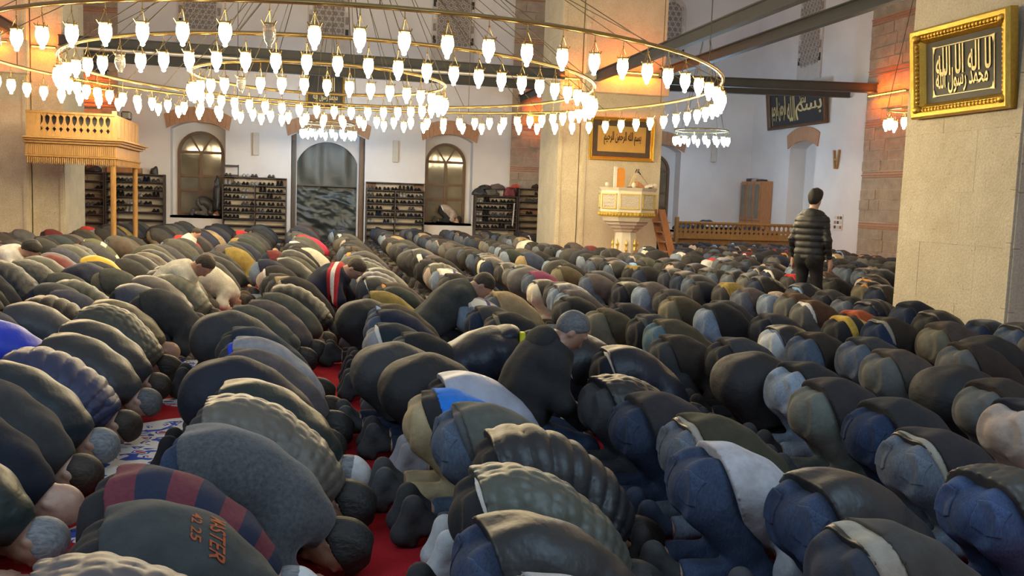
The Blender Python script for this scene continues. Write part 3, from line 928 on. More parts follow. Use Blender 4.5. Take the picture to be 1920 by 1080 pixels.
pilaster('trim_3', 'x', QX, -1, 17.6, 21.6, PH)

# painted steel tie beams
def beam(label, a, b):
    a, b = Vector(a), Vector(b); L = (b - a).length; ang = math.atan2(b.y - a.y, b.x - a.x)
    r = tag(empty('tie_beam', a, ang), label, 'beam')
    MB().box((0, -.014, -.11), (L, .014, .11)).build('web', MATS['beam_paint'], r)
    for z in (-.115, .10): MB().box((0, -.075, z), (L, .075, z + .022)).build('flange', MATS['beam_paint'], r)
    return r
BZ = 4.70
beam('dark steel tie beam crossing the hall behind the large ring chandelier, nearer of two', (-5.5, 22.15, BZ), (6.1, 22.15, BZ))
beam('dark steel tie beam crossing the hall behind the large ring chandelier, farther of two', (-5.5, 24.5, BZ), (6.1, 24.5, BZ))
beam('dark steel tie beam running from the pulpit pillar toward the viewer, left of two', (6.85, 22, 4.66), (6.85, 9.9, 4.66))
beam('dark steel tie beam running from the pulpit pillar toward the viewer, right of two', (8.6, 22, 4.86), (8.6, 9.9, 4.86))
beam('dark steel tie beam from pulpit pillar to striped pilaster on right wall, upper', (8.7, 22.2, 4.74), (QX - .06, 21.2, 4.74))
beam('dark steel tie beam from pulpit pillar to striped pilaster on right wall, lower', (8.7, 23.6, 4.74), (QX - .06, 22.4, 4.74))
beam('short dark steel tie beam from back wall to the pulpit pillar', (6.3, WY - .06, 4.66), (6.3, 24.4, 4.66))
beam('short dark steel tie beam from back wall to the balcony pillar', (-5.7, WY - .06, 4.66), (-5.7, 24.4, 4.66))
beam('dark steel tie beam above the balcony running toward the viewer', (-6.3, 22, 4.80), (-6.3, 12, 4.80))
tag(MB().tube([(-5.4, 22.10, 4.56), (6.0, 22.10, 4.56)], .022, 8).build('conduit_pipe', MATS['white_paint']), 'thin white conduit pipe fixed along the nearer tie beam', 'pipe')

# amber light strips on the ledges
def led(label, loc, rz, w, power, arm=.2, up=True):
    r = tag(empty('amber_light', loc, rz), label, 'lamp', 'amber ledge lights')
    MB().box((-w / 2, -.03, -.015), (w / 2, .03, .015)).build('housing', MATS['brass'], r)
    for q in (-.4, .4): MB().box((q * w - .02, 0, -.012), (q * w + .02, arm, .012)).build('bracket', MATS['brass'], r)
    MB().box((-w / 2 + .02, -.022, -.03), (w / 2 - .02, .022, -.016)).build('strip', MATS['led_amber'], r)
    for d in ((-1, 1) if up else (-1,)):
        L = bpy.data.lights.new('amber_glow', 'AREA'); L.shape = 'RECTANGLE'; L.size = w; L.size_y = .05
        L.energy = power * 1.0; L.color = (1, .15, .002)
        o = link(bpy.data.objects.new('amber_glow', L), r)
        o.location = (0, 0, .03 * d if d > 0 else -.04); o.rotation_euler = (math.pi if d > 0 else 0, 0, 0)
    return r
led('amber strip light on the pillar above the gold calligraphy panel', (7.65, 21.70, 4.80), 0, 1.5, 26, .31)
led('amber strip light at the left corner of the pulpit pillar', (6.25, 22.12, 4.62), 0, .5, 9)
led('amber strip light on the striped pilaster behind the pulpit pillar', (7.3, WY - .22, 4.22), 0, 1.6, 22)
led('amber strip light on the striped pilaster above the wooden balcony', (-6.6, WY - .22, 4.25), 0, 1.9, 24)
led('amber strip light at the corner of the balcony pillar', (-5.80, 22.12, 4.55), 0, .5, 9)
led('amber strip light at the left end of the balcony pillar', (-7.0, 21.7, 4.55), 0, 1.2, 16)
led('amber strip light on the striped pilaster of the right wall', (QX - .25, 20.5, 4.55), -math.pi / 2, 1.5, 26)

# ------------------------------------------------------------------ the ring chandeliers
def lamp_meshes(tone, s=1.12):
    g = MB().lathe([(.010 * s, -.215 * s), (.022 * s, -.205 * s), (.020 * s, -.185 * s), (.042 * s, -.150 * s), (.060 * s, -.095 * s), (.058 * s, -.045 * s), (.052 * s, -.010 * s), (.056 * s, .0)], n=10).mesh('lamp_' + tone, MATS[tone], True)
    return g
def hanger_mesh(drop, s=1.):
    mb = MB().tube([(0, 0, drop), (0, 0, drop * .62)], .006, 5)
    mb.lathe([(.004, drop * .64), (.016, drop * .60), (.004, drop * .57)], n=6)
    for k in range(3):
        a = k * 2.094
        mb.tube([(0, 0, drop * .60), (.058 * s * math.cos(a), .058 * s * math.sin(a), .0)], .0035, 4)
        mb.tube([(.050 * s * math.cos(a), .050 * s * math.sin(a), -.02), (.085 * s * math.cos(a), .085 * s * math.sin(a), .035)], .008 * s, 5)
    mb.lathe([(.058 * s, -.006), (.066 * s, .002), (.064 * s, .012), (.054 * s, .010)], n=10)
    return mb.mesh('hanger', MATS['brass'])
def ring_pts(R, n=96): return [(R * math.cos(2 * math.pi * k / n), R * math.sin(2 * math.pi * k / n), 0) for k in range(n)]
GW, GC, GX = lamp_meshes('lamp_warm'), lamp_meshes('lamp_cool', 1.), lamp_meshes('lamp_clear')
H1, H2 = hanger_mesh(.24), hanger_mesh(.20, .9)
def chandelier(label, rings, z, tone, hanger, drop, name, cables, tube_r, off=()):
    cx, cy = rings[0][0], rings[0][1]
    r = tag(empty(name, (cx, cy, z)), label, 'chandelier')
    n_l = 0
    for x, y, R, n, ph in rings:
        mb = MB().tube([(p[0] + x - cx, p[1] + y - cy, 0) for p in ring_pts(R, max(48, n))], tube_r, 8, True)
        mb.build('ring', MATS['brass'], r, True)
        for k in range(n):
            a = ph + 2 * math.pi * k / n
            p = (x - cx + R * math.cos(a), y - cy + R * math.sin(a), -drop)
            h = obj('lamp_bracket', hanger, r, p, rot=(0, 0, a + 1.2))
            g = obj('lamp_glass', GX if n_l in off else tone, h)
            n_l += 1
    for a, b in cables:
        MB().tube([(a[0] - cx, a[1] - cy, a[2] - z), (b[0] - cx, b[1] - cy, b[2] - z)], .007, 5).build('cable', MATS['wire'], r)
    return r
CZ = 3.5
RG = [(.81, 15.63, 5.88, 80, .02), (.46, 16.18, 4.37, 72, .05), (.14, 16.40, 2.15, 40, .03)]
cab = [((.4, 16.2, 6.2), (.4, 16.2, 12.))]
for (x, y, R, n, ph), m in zip(RG, (21, 18, 12)):
    for k in range(m):
        a = .2 + 2 * math.pi * k / m
        t = (.4 + .3 * math.cos(a), 16.2 + .3 * math.sin(a), 6.2 + .5 * (k % 3)) if R < 5 or k % 3 else (x + R * math.cos(a), y + R * math.sin(a), 12.)
        cab.append(((x + R * math.cos(a), y + R * math.sin(a), CZ), t))
chandelier('huge brass chandelier of three concentric rings with hanging glass lamps', RG, CZ, GW, H1, .24, 'ring_chandelier', cab, .028, off=(49, 57, 125, 178))
def small_ch(label, x, y, z, R, n):
    cabs = [((x + R * math.cos(a), y + R * math.sin(a), z), (x + .1 * math.cos(a), y + .1 * math.sin(a), z + 2.6)) for a in (.5, 2.07, 3.64, 5.2)]
    chandelier(label, [(x, y, R, n, .1)], z, GC, H2, .20, 'small_chandelier', cabs, .022)
small_ch('small cool white ring chandelier hanging before the dark doorway', .42, 25.2, 3.42, .70, 16)
small_ch('small cool white ring chandelier hanging in front of the white corner', 10.65, 24.0, 3.67, .74, 16)
# two more of the same, unseen, added to cast cool light on the nearest rows
small_ch('small cool white ring chandelier added unseen to light the nearest rows, right one', 3.0, 1.6, 3.75, .74, 16)
small_ch('small cool white ring chandelier added unseen to light the nearest rows, left one', -2.2, 1.6, 3.75, .74, 16)
cabs = [((12.25 + .5 * math.cos(a), 17. + .5 * math.sin(a), 3.72), (12.25, 17., 7.)) for a in (.5, 2.6, 4.7)]
chandelier('small lamp cluster peeking out from behind the right pillar', [(12.25, 17., .5, 9, .3)], 3.72, GW, H2, .20, 'small_chandelier', cabs, .022)

# ------------------------------------------------------------------ wooden balcony on the left pillar
bal = tag(empty('wooden_balcony', (-4.6, 20.75, 0)), 'carved wooden balcony on posts beside the left pillar', 'balcony')
bx = lambda x: x + 4.6
by_ = lambda y: y - 20.75
O = MATS['oak']
X0, X1, Y0, Y1 = -5.45, -3.82, 19.5, 22.0
MB().box((bx(X0), by_(Y0), 2.36), (bx(X1), by_(Y1), 2.42)).build('deck', O, bal)
def cornice(zs):
    for i, (z0, z1, e) in enumerate(zs):
        MB().box((bx(X0) - min(e, .02), by_(Y0) - e, z0), (bx(X1) + e, by_(Y1), z1), .008).build('cornice_moulding', O, bal)
cornice([(2.42, 2.46, .20), (2.38, 2.42, .15), (2.33, 2.38, .09), (2.10, 2.33, .02), (2.07, 2.10, .05)])
for i in range(44):
    x = bx(X0) + .03 + i * (X1 - X0 - .04) / 43
    MB().prism([(x - .012, 2.06), (x + .012, 2.06), (x + .008, 1.96), (x, 1.93), (x - .008, 1.96)], by_(Y0) - .03, by_(Y0) + .01).build('fringe_drop', O, bal)
    MB().box((x - .011, by_(Y0) - .035, 2.12), (x + .011, by_(Y0) - .018, 2.31)).build('flute', O, bal)
for i in range(40):
    y = by_(Y0) + .05 + i * (Y1 - Y0 - .1) / 39
    MB().box((bx(X1) - .01, y - .013, 1.95), (bx(X1) + .03, y + .013, 2.07)).build('fringe_drop', O, bal)
# front: pierced panel of turned boards
MB().box((bx(X0), by_(Y0) + .0, 2.46), (bx(X0) + .26, by_(Y0) + .05, 2.92)).build('end_panel', O, bal)
def pierced_board(w, h):
    """a board whose two edges are cut so that neighbours leave a vase-shaped hole and a small diamond"""
    R = [(w * .5, 0), (w * .5, .10), (w * .20, .16), (w * .5, .205), (w * .5, .225), (w * .20, .29), (w * .12, .35), (w * .14, .39), (w * .42, h - .02), (w * .5, h)]
    return [(x, z) for x, z in R] + [(-x, z) for x, z in reversed(R)]
pb = MB().prism(pierced_board(.123, .45), -.02, .02).mesh('board', O)
n = 11
for i in range(n):
    obj('pierced_board', pb, bal, (bx(X0) + .26 + .0615 + i * .123, by_(Y0) + .025, 2.46))
MB().box((bx(X0), by_(Y0) + .30, 2.42), (bx(X1) - .1, by_(Y0) + .34, 2.90)).build('shade_backing', MATS['black_plastic'], bal)  # black sheet standing in for the shade inside the balcony
MB().box((bx(X0), by_(Y0) - .02, 2.91), (bx(X1), by_(Y0) + .07, 2.96), .008).build('top_rail', O, bal)
MB().box((bx(X1) - .06, by_(Y0), 2.46), (bx(X1) + .02, by_(Y0) + .07, 3.02)).build('corner_post', O, bal)
MB().box((bx(X1) - .04, by_(Y0) + .07, 2.46), (bx(X1) - .0, by_(Y1), 2.95)).build('side_panel', O, bal)
for i in range(6):
    y = by_(Y0) + .15 + i * .38
    MB().box((bx(X1), y, 2.5), (bx(X1) + .015, y + .30, 2.9), .006).build('raised_field', O, bal)
for y in (Y0 + .06, Y1 - .12):
    mb = MB(); c = (bx(X1) - .06, by_(y), 0)
    mb.lathe([(.075, 0), (.075, .10), (.055, .14), (.075, .22), (.06, .30), (.048, .36), (.055, .60), (.055, 2.0), (.075, 2.07)], c, 10)
    mb.build('post', O, bal, True)
tag(MB().box((-3.99, 20.9, 2.96), (-3.80, 21.15, 3.14), .03).build('loudspeaker', MATS['black_plastic'], rot=(0, 0, 0)), 'small black loudspeaker sitting on the balcony side panel', 'loudspeaker')

# ------------------------------------------------------------------ marble pulpit
pul = tag(empty('marble_pulpit', (7.33, 20.6, 0)), 'octagonal pale marble pulpit with gilt carving in front of pillar', 'pulpit')
def octo(R, rot=.16): return [(R * math.cos(rot + k * math.pi / 4), R * math.sin(rot + k * math.pi / 4)) for k in range(8)]
def otier(name, R0, R1, z0, z1, mat, rot=.16):
    a, b = octo(R0, rot), octo(R1, rot)
    V = [(x, y, z0) for x, y in a] + [(x, y, z1) for x, y in b]
    F = [tuple(range(7, -1, -1)), tuple(range(8, 16))] + [(k, (k + 1) % 8, (k + 1) % 8 + 8, k + 8) for k in range(8)]
    return MB().add(V, F).build(name, MATS[mat], pul)
otier('foot', .36, .34, 0, .12, 'marble'); otier('pedestal', .33, .25, .12, .92, 'marble')
otier('moulding', .30, .36, .90, .98, 'marble'); otier('moulding', .40, .46, .98, 1.06, 'marble'); otier('moulding', .50, .55, 1.06, 1.14, 'marble'); otier('moulding', .60, .66, 1.14, 1.25, 'marble')
otier('gilt_band', .675, .70, 1.25, 1.36, 'marble_gold'); otier('body', .69, .69, 1.36, 1.86, 'marble'); otier('cornice', .70, .74, 1.86, 1.93, 'marble')
ov = octo(.69)
for k in range(8):
    (ax, ay), (bx2, by2) = ov[k], ov[(k + 1) % 8]
    mx, my = (ax + bx2) / 2, (ay + by2) / 2; ang = math.atan2(by2 - ay, bx2 - ax); L = math.hypot(bx2 - ax, by2 - ay)
    if my > .35: continue
    mb = MB()
    for (u0, u1, w0, w1) in ((-.42, .42, .0, .025), (-.42, .42, .335, .36), (-.42, -.39, 0, .36), (.39, .42, 0, .36)):
        mb.box((u0 * L, -.025, w0), (u1 * L, .01, w1))
    mb.build('gilt_frame', MATS['marble_gold'], pul, loc=(mx, my, 1.43), rot=(0, 0, ang))
    MB().box((-.39 * L, -.006, .02), (.39 * L, .004, .34)).build('recessed_panel', MATS['rack_back'], pul, loc=(mx, my, 1.43), rot=(0, 0, ang))
    mb = MB()
    for i in range(5):
        for j in range(4):
            cxx, cz = (-.30 + i * .15) * L, .06 + j * .08
            for q in range(6):
                a0, a1 = q * math.pi / 3, (q + 1) * math.pi / 3
                mb.tube([(cxx + .035 * math.cos(a0), -.012, cz + .035 * math.sin(a0)), (cxx + .035 * math.cos(a1), -.012, cz + .035 * math.sin(a1))], .006, 4)
            mb.tube([(cxx - .07, -.012, cz), (cxx + .07, -.012, cz)], .005, 4)
    tag(mb.build('carved_lattice', MATS['marble'], pul, loc=(mx, my, 1.43), rot=(0, 0, ang)), kind='stuff')
    for i in range(6):
        MB().lathe([(.004, -.04), (.03, -.01), (.03, .03), (.01, .05)], n=6).build('gilt_leaf', MATS['marble_gold'], pul, loc=(mx + (bx2 - ax) * (i - 2.5) / 6, my + (by2 - ay) * (i - 2.5) / 6, 1.30))
    pm = MB().lathe([(.004, -.16), (.035, -.08), (.02, 0), (.04, .06), (.012, .12), (.004, .18)], n=6)
    pm.build('gilt_motif', MATS['marble_gold'], pul, loc=(mx * .46, my * .46, .55), rot=(0, 0, ang))
PT = 1.93
def chair_back():
    r = tag(empty('upright_chair', (7.13, 20.75, PT)), 'rounded white and orange backrest standing on the pulpit', 'chair')
    MB().prism([(-.10, 0), (-.03, 0), (-.03, .46), (-.05, .50), (-.10, .50)], -.03, .03).build('white_side', MATS['white_paint'], r)
    A = arc_pts(-.03, .17, .36, .12, 8)
    MB().prism([(-.03, 0), (.17, 0)] + list(reversed(A)), -.02, .02).build('orange_pad', plain('orange_pad', (.55, .22, .03), .7), r)
chair_back()
def mic(label, x, tip):
    r = tag(empty('gooseneck_microphone', (x, 20.35, PT)), label, 'microphone', 'microphones on the pulpit')
    MB().lathe([(.05, 0), (.05, .02), (.012, .03)], n=10).build('base', MATS['black_plastic'], r)
    MB().tube([(0, 0, .02), (tip[0] * .5, 0, tip[1] * .55), (tip[0], 0, tip[1])], .006, 6).build('gooseneck', MATS['brass'], r)
    d = Vector((tip[0], 0, tip[1])).normalized()
    MB().tube([Vector((tip[0], 0, tip[1])), Vector((tip[0], 0, tip[1])) + d * .09], .014, 8, r2=.018).build('capsule', MATS['black_plastic'], r)
mic('thin gooseneck microphone leaning right, left of the pair', 7.27, (.15, .36)); mic('thin gooseneck microphone leaning right, right of the pair', 7.33, (.14, .36)); mic('pale microphone arm leaning left on the pulpit', 7.81, (-.26, .32))
rh = tag(empty('open_book', (7.60, 20.3, PT)), 'thick brown book lying propped open on the pulpit', 'book')
MB().prism([(-.18, .03), (0, .0), (0, .05), (-.16, .16)], -.12, .12).build('cover', MATS['cherry'], rh)
MB().prism([(0, 0), (.20, .05), (.20, .10), (0, .05)], -.12, .12).build('pages', MATS['white_paint'], rh)
for i, (x, y) in enumerate(((6.74, 20.35), (7.29, 20.05), (7.92, 20.35))):
    tag(MB().lathe([(.02, 0), (.045, .02), (.055, .06), (.045, .10), (.01, .12)], n=10).build('marble_finial', MATS['marble'], smooth=True, loc=(x, y, PT)), ('left', 'middle', 'right')[i] + ' round marble finial on the pulpit rim', 'finial', 'pulpit finials')
st = tag(empty('pulpit_stair', (8.34, 20.9, 0)), 'brown wooden stair leaning against the right of the pulpit', 'stair')
for y in (-.30, .25):
    mb = MB(); mb.prism([(-.20, 1.45), (-.03, 1.45), (.42, 0), (.24, 0)], y, y + .05); mb.build('stringer', MATS['cherry'], st)
for k in range(5):
    MB().box((-.10 + .08 * k, -.26, 1.12 - .24 * k), (.14 + .08 * k, .26, 1.15 - .24 * k)).build('tread', MATS['cherry'], st)

# ------------------------------------------------------------------ framed calligraphy
FORMS = {'ا': (0xFE8D, 0xFE8E, 0, 0), 'ب': (0xFE8F, 0xFE90, 0xFE91, 0xFE92), 'س': (0xFEB1, 0xFEB2, 0xFEB3, 0xFEB4), 'م': (0xFEE1, 0xFEE2, 0xFEE3, 0xFEE4),
         'ل': (0xFEDD, 0xFEDE, 0xFEDF, 0xFEE0), 'ه': (0xFEE9, 0xFEEA, 0xFEEB, 0xFEEC), 'ر': (0xFEAD, 0xFEAE, 0, 0), 'ح': (0xFEA1, 0xFEA2, 0xFEA3, 0xFEA4),
         'ن': (0xFEE5, 0xFEE6, 0xFEE7, 0xFEE8), 'ي': (0xFEF1, 0xFEF2, 0xFEF3, 0xFEF4), 'د': (0xFEA9, 0xFEAA, 0, 0), 'و': (0xFEED, 0xFEEE, 0, 0)}
def shape(s):
    out = []
    for i, c in enumerate(s):
        if c not in FORMS: out.append(c); continue
        f = FORMS[c]
        p = i > 0 and s[i - 1] in FORMS and FORMS[s[i - 1]][2]
        q = i < len(s) - 1 and s[i + 1] in FORMS and f[2]
        out.append(chr(f[3] if p and q else f[1] if p else f[2] if q else f[0]))
    return ''.join(reversed(out))
def lettering(body, w, h, mat, parent, loc, name='lettering', rot=0., bold=.0):
    """text stretched to w x h (local x / z), standing in the plane facing -y"""
    c = bpy.data.curves.new(name, 'FONT'); c.body = body; c.extrude = .02; c.offset = bold
    o = bpy.data.objects.new(name, c); COL.objects.link(o)
    dg = bpy.context.evaluated_depsgraph_get()
    me = bpy.data.meshes.new_from_object(o.evaluated_get(dg)); bpy.data.objects.remove(o)
    co = np.empty(len(me.vertices) * 3, f32); me.vertices.foreach_get('co', co); co = co.reshape(-1, 3)
    mn, mx = co.min(0), co.max(0)
    x = ((co[:, 0] - mn[0]) / (mx[0] - mn[0]) - .5) * w; z = ((co[:, 1] - mn[1]) / (mx[1] - mn[1]) - .5) * h; y = -(co[:, 2] - mn[2]) * .15
    me.vertices.foreach_set('co', np.stack([x, y, z], 1).astype(f32).ravel()); me.update()
    me.materials.clear(); me.materials.append(MATS[mat])
    return obj(name, me, parent, loc, rot=(0, rot, 0))
def picture(label, loc, rz, w, h, fw, fmat, pmat, tilt=0., border=None, ornate=False, depth=.10):
    r = tag(empty('framed_calligraphy', loc, rz), label, 'framed picture'); r.rotation_euler = (tilt, 0, rz)
    hw, hh = w / 2, h / 2
    MB().box((-hw + fw * .5, -.02, -hh + fw * .5), (hw - fw * .5, .0, hh - fw * .5)).build('panel', MATS[pmat], r)
    prof = [(0, 0), (0, -depth * .7), (fw * .15, -depth), (fw * .40, -depth * .9), (fw * .55, -depth * .55), (fw * .75, -depth * .60), (fw * .9, -depth * .35), (fw, -.02), (fw, 0)]
    for k, (L, a) in enumerate(((w, 0), (h, math.pi / 2), (w, math.pi), (h, -math.pi / 2))):
        other = hh if k % 2 == 0 else hw
        V = []; m = len(prof)
        for s in (-1, 1):
            for d, y in prof:
                u = s * (L / 2 - d); v = -other + d
                V.append((u * math.cos(a) - v * math.sin(a), y, u * math.sin(a) + v * math.cos(a)))
        F = [(i, i + 1, i + 1 + m, i + m) for i in range(m - 1)]
        MB().add(V, F).build('frame_rail', MATS[fmat], r)
        if ornate:
            nb = int(L / .07)
            mb = MB()
            for i in range(nb):
                u = -L / 2 + fw + (L - 2 * fw) * (i + .5) / nb; v = -other + fw * .55
                x, z = u * math.cos(a) - v * math.sin(a), u * math.sin(a) + v * math.cos(a)
                mb.lathe([(.004, -.03), (.024, -.012), (.028, .0), (.024, .012), (.004, .03)], (x, -depth * .62, z), 6)
            tag(mb.build('carved_beading', MATS[fmat], r), kind='stuff')
    if ornate:
        for sx in (-1, 1):
            for sz in (-1, 1):
                MB().lathe([(.01, -.05), (.05, -.03), (.06, 0), (.05, .03), (.01, .05)], n=8).build('corner_boss', MATS[fmat], r, True, (sx * (hw - fw * .6), -depth * .7, sz * (hh - fw * .6)))
    if border:
        b0 = fw; b1 = fw + border[1]
        for (x0, x1, z0, z1) in ((-hw + b0, hw - b0, -hh + b0, -hh + b1), (-hw + b0, hw - b0, hh - b1, hh - b0), (-hw + b0, -hw + b1, -hh + b1, hh - b1), (hw - b1, hw - b0, -hh + b1, hh - b1)):
            MB().box((x0, -.026, z0), (x1, -.019, z1)).build('inner_border', MATS[border[0]], r)
    return r
LA = shape('لا اله الا الله'); MR = shape('محمد رسول الله'); BI = shape('بسم الله الرحمن الرحيم')
p = picture('ornate gold framed black calligraphy panel on the right stone pillar', (6.985, 8.86, 3.18), -math.pi / 2, 1.56, 1.02, .17, 'gold', 'black_panel', .10, ornate=True, depth=.13)
lettering(LA, .86, .32, 'gold_leaf', p, (.0, -.024, .10), bold=.012); lettering(MR, .82, .28, 'gold_leaf', p, (-.02, -.024, -.12), bold=.012)
for (x0, x1, z0, z1) in ((-.48, .48, .268, .276), (-.48, .48, -.276, -.268), (-.484, -.476, -.27, .27), (.476, .484, -.27, .27)):
    MB().box((x0, -.028, z0), (x1, -.02, z1)).build('gold_line', MATS['gold_leaf'], p)
for sx in (-1, 1):
    for sz in (-1, 1): MB().prism([(sx * .49, sz * .285), (sx * .40, sz * .275), (sx * .45, sz * .255), (sx * .465, sz * .20)], -.030, -.02).build('corner_scroll', MATS['gold_leaf'], p)
p = picture('gold framed amber calligraphy panel on the pillar above the pulpit', (7.62, 22.03, 3.17), 0, 1.72, 1.08, .10, 'gold', 'amber_panel', 0., ('brown_border', .12))
lettering(BI, .98, .34, 'ink', p, (.02, -.024, .02), bold=.012)
p = picture('gold framed black calligraphy panel above the dark doorway', (.36, WY - .02, 4.61), 0, 1.12, 1.10, .07, 'gold', 'navy_panel')
lettering(shape('الله'), .30, .42, 'gold_leaf', p, (.12, -.024, .16), bold=.01); lettering(shape('محمد رسول الله'), .72, .26, 'gold_leaf', p, (0, -.024, -.22), bold=.01)
p = picture('long dark framed calligraphy panel leaning out from the right wall', (QX - .14, 25.05, 4.60), -math.pi / 2, 3.30, 1.16, .10, 'walnut', 'navy_panel', .12)
lettering(shape('بسم'), 1.45, .52, 'gold_leaf', p, (.72, -.024, -.12), bold=.012); lettering(shape('الله'), .45, .74, 'gold_leaf', p, (-.26, -.024, -.02), bold=.01)
lettering(shape('الرحمن الرحيم'), .86, .86, 'gold_leaf', p, (-1.00, -.024, -.03), bold=.012); lettering(shape('محمد'), .36, .22, 'gold_leaf', p, (.42, -.024, .20), bold=.0)
for i, (x, z) in enumerate(((-1.62, 2.92), (2.47, 2.89), (12.87, 3.35))):
    tag(MB().box((x - .09, WY - .09, z - .33), (x + .09, WY, z + .33), .015).build('wall_speaker', MATS['rack_back']), 'slim beige column speaker on the back wall ' + ('left of the dark doorway', 'right of the dark doorway', 'below the right small chandelier')[i], 'loudspeaker', 'column speakers on the back wall')

# ------------------------------------------------------------------ shoe racks and shoes
def shoe_mesh(kind):
    rows = [(-.14, .030, .0, .055), (-.10, .042, .0, .095), (-.04, .042, .0, .10), (.02, .040, .0, .070), (.08, .050, .0, .055), (.125, .040, .0, .040), (.15, .012, .004, .022)]
    if kind == 'boot': rows[0] = (-.14, .034, 0, .15); rows[1] = (-.10, .044, 0, .16); rows[2] = (-.04, .044, 0, .16)
    V = []; F = []; n = 8
    for u, w, z0, z1 in rows:
        for k in range(n):
            a = math.pi * k / (n - 1)
            V.append((w * math.cos(a), -u, z0 + (z1 - z0) * math.sin(a) ** .7))
    m = len(rows)
    for i in range(m - 1):
        F += [(i * n + k, i * n + k + 1, (i + 1) * n + k + 1, (i + 1) * n + k) for k in range(n - 1)]
        F.append((i * n + n - 1, i * n, (i + 1) * n, (i + 1) * n + n - 1))
    F += [tuple(range(n)), tuple(range((m - 1) * n, m * n))[::-1]]
    return mesh_from('shoe_' + kind, V, F, MATS['shoe'], True)
SM = [shoe_mesh('low'), shoe_mesh('boot')]
SR = random.Random(11)
N_SHOES = 0
SCOL = [((.016, .016, .018), 'black'), ((.022, .020, .020), 'black'), ((.05, .028, .016), 'brown'), ((.42, .41, .40), 'white'), ((.10, .10, .11), 'grey'), ((.012, .02, .05), 'navy')]
SWT = [9, 6, 2, 2.2, 1.5, 1]
def shoe_row(x0, x1, y, z, where, dens=.85, group='shoes on the wall racks'):
    global N_SHOES
    x = x0 + .05
    while x < x1 - .16:
        if SR.random() < dens and N_SHOES < 298:
            c, nm = SR.choices(SCOL, SWT)[0]; k = 1 if SR.random() < .15 else 0
            for d in (0, .105):
                o = obj('shoe', SM[k], None, (x + d, y + SR.uniform(-.01, .01), z), c, (0, 0, SR.uniform(-.12, .12)))
                tag(o, '%s %s %s' % (nm, 'boot' if k else 'shoe', where), 'shoe', group); N_SHOES += 1
        x += .105 * 2 + SR.uniform(.015, .05)
ORD = ['top', 'second', 'third', 'fourth', 'fifth', 'sixth', 'seventh', 'eighth']
def rack(label, where, x0, x1, top, pitch, n, vis, mid=None, dens=.85, lip=True, roof=True):
    """open shelf unit against the back wall; vis = shelves the crowd leaves in view"""
    cx = (x0 + x1) / 2; r = tag(empty('shoe_rack', (cx, WY - .20, 0)), label, 'shoe rack')
    hw = (x1 - x0) / 2
    for s in (-1, 1): MB().box((s * hw - (.03 if s > 0 else 0), -.19, 0), (s * hw + (.0 if s > 0 else .03), .19, top)).build('side_panel', MATS['rack_wood'], r)
    MB().box((-hw, .17, 0), (hw, .19, top)).build('back_panel', MATS['rack_back'], r)
    if mid is not None: MB().box((mid - cx - .015, -.19, 0), (mid - cx + .015, .17, top - .03)).build('divider', MATS['rack_wood'], r)
    for k in range(n):
        z = top - .03 - k * pitch
        if z < 0: break
        MB().box((-hw + .03, -.19, z), (hw - .03, .17, z + .022)).build('shelf', MATS['rack_wood'], r)
        if k > 0 and k <= vis: shoe_row(x0 + .04, x1 - .04, WY - .24, z + .022, 'on %s shelf of rack %s' % (ORD[k], where), dens)
    return r
rack('dark shoe rack half empty behind the left pillar', 'beside the left pillar', -7.0, -5.72, 1.92, .235, 8, 5, None, .5)
rack('dark crowded shoe rack behind the balcony posts', 'behind the balcony posts', -5.70, -4.12, 1.92, .215, 9, 5)
rack('dark shoe rack between left window and dark doorway', 'left of the dark doorway', -2.53, -.72, 1.72, .195, 9, 5, -1.62)
rack('dark shoe rack between dark doorway and right window', 'right of the dark doorway', 1.60, 3.36, 1.72, .195, 9, 5, 2.47)
rack('dark shoe rack piled with coats right of the right window', 'under the coat pile', 4.92, 6.26, 1.66, .20, 8, 5)
rack('dark nearly empty shoe rack beside the pulpit pillar', 'beside the pulpit pillar', 6.28, 7.76, 1.93, .20, 9, 4, 7.2, .32)
shoe_row(-2.5, -.75, WY - .22, 1.712, 'on top of rack left of the dark doorway', .9)
shoe_row(1.62, 3.3, WY - .22, 1.712, 'on top of rack right of the dark doorway', .9)
for x0, x1, w in ((-2.53, -.72, 'left'), (1.60, 3.36, 'right')):
    r = tag(empty('shelf_box', ((x0 + x1) / 2, WY - .20, 1.72)), 'low open brown box shelf atop the rack %s of the doorway' % w, 'shelf')
    hw = (x1 - x0) / 2
    MB().box((-hw, -.19, .20), (hw, .19, .225)).build('top_board', MATS['rack_wood'], r)
    for s in (-1, 1): MB().box((s * hw - (.30 if s > 0 else 0), .10, 0), (s * hw + (0 if s > 0 else .30), .19, .20)).build('end_panel', MATS['walnut'], r)
    shoe_row(x0 + .05, x1, WY - .22, 1.945, 'on the box shelf above the rack %s of the doorway' % w, .85)
# soft piles: coats and bags
def heap(name, label, cat, loc, size, col, seed, mat='nylon', group=None):
    fn = lambda P: ell(P, (0, 0, .02), (size[0] / 2, size[1] / 2, size[2])) + wrinkle(P, min(size) * .09, seed, 17 / max(.25, size[0]) * .5 + 9, 14, 16)
    g = lambda P: np.maximum(fn(P), -P[..., 2])
    m = max(size) * .75 + .05
    V, F = nets(g, (-m, -m, -.03), (m, m, size[2] + .12), max(size) / 22)
    o = obj(name, mesh_from(name, V, F, MATS[mat], True), None, loc, col, (0, 0, 0))
    return tag(o, label, cat, group)
HY = WY - .22
heap('coat', 'dark grey coat heaped at left end of the coat pile on rack', 'coat', (5.10, HY, 1.66), (.50, .34, .22), (.03, .03, .033), 1.)
heap('coat', 'olive coat bundled in the coat pile on rack', 'coat', (5.45, HY, 1.66), (.46, .34, .27), (.07, .065, .05), 2.)
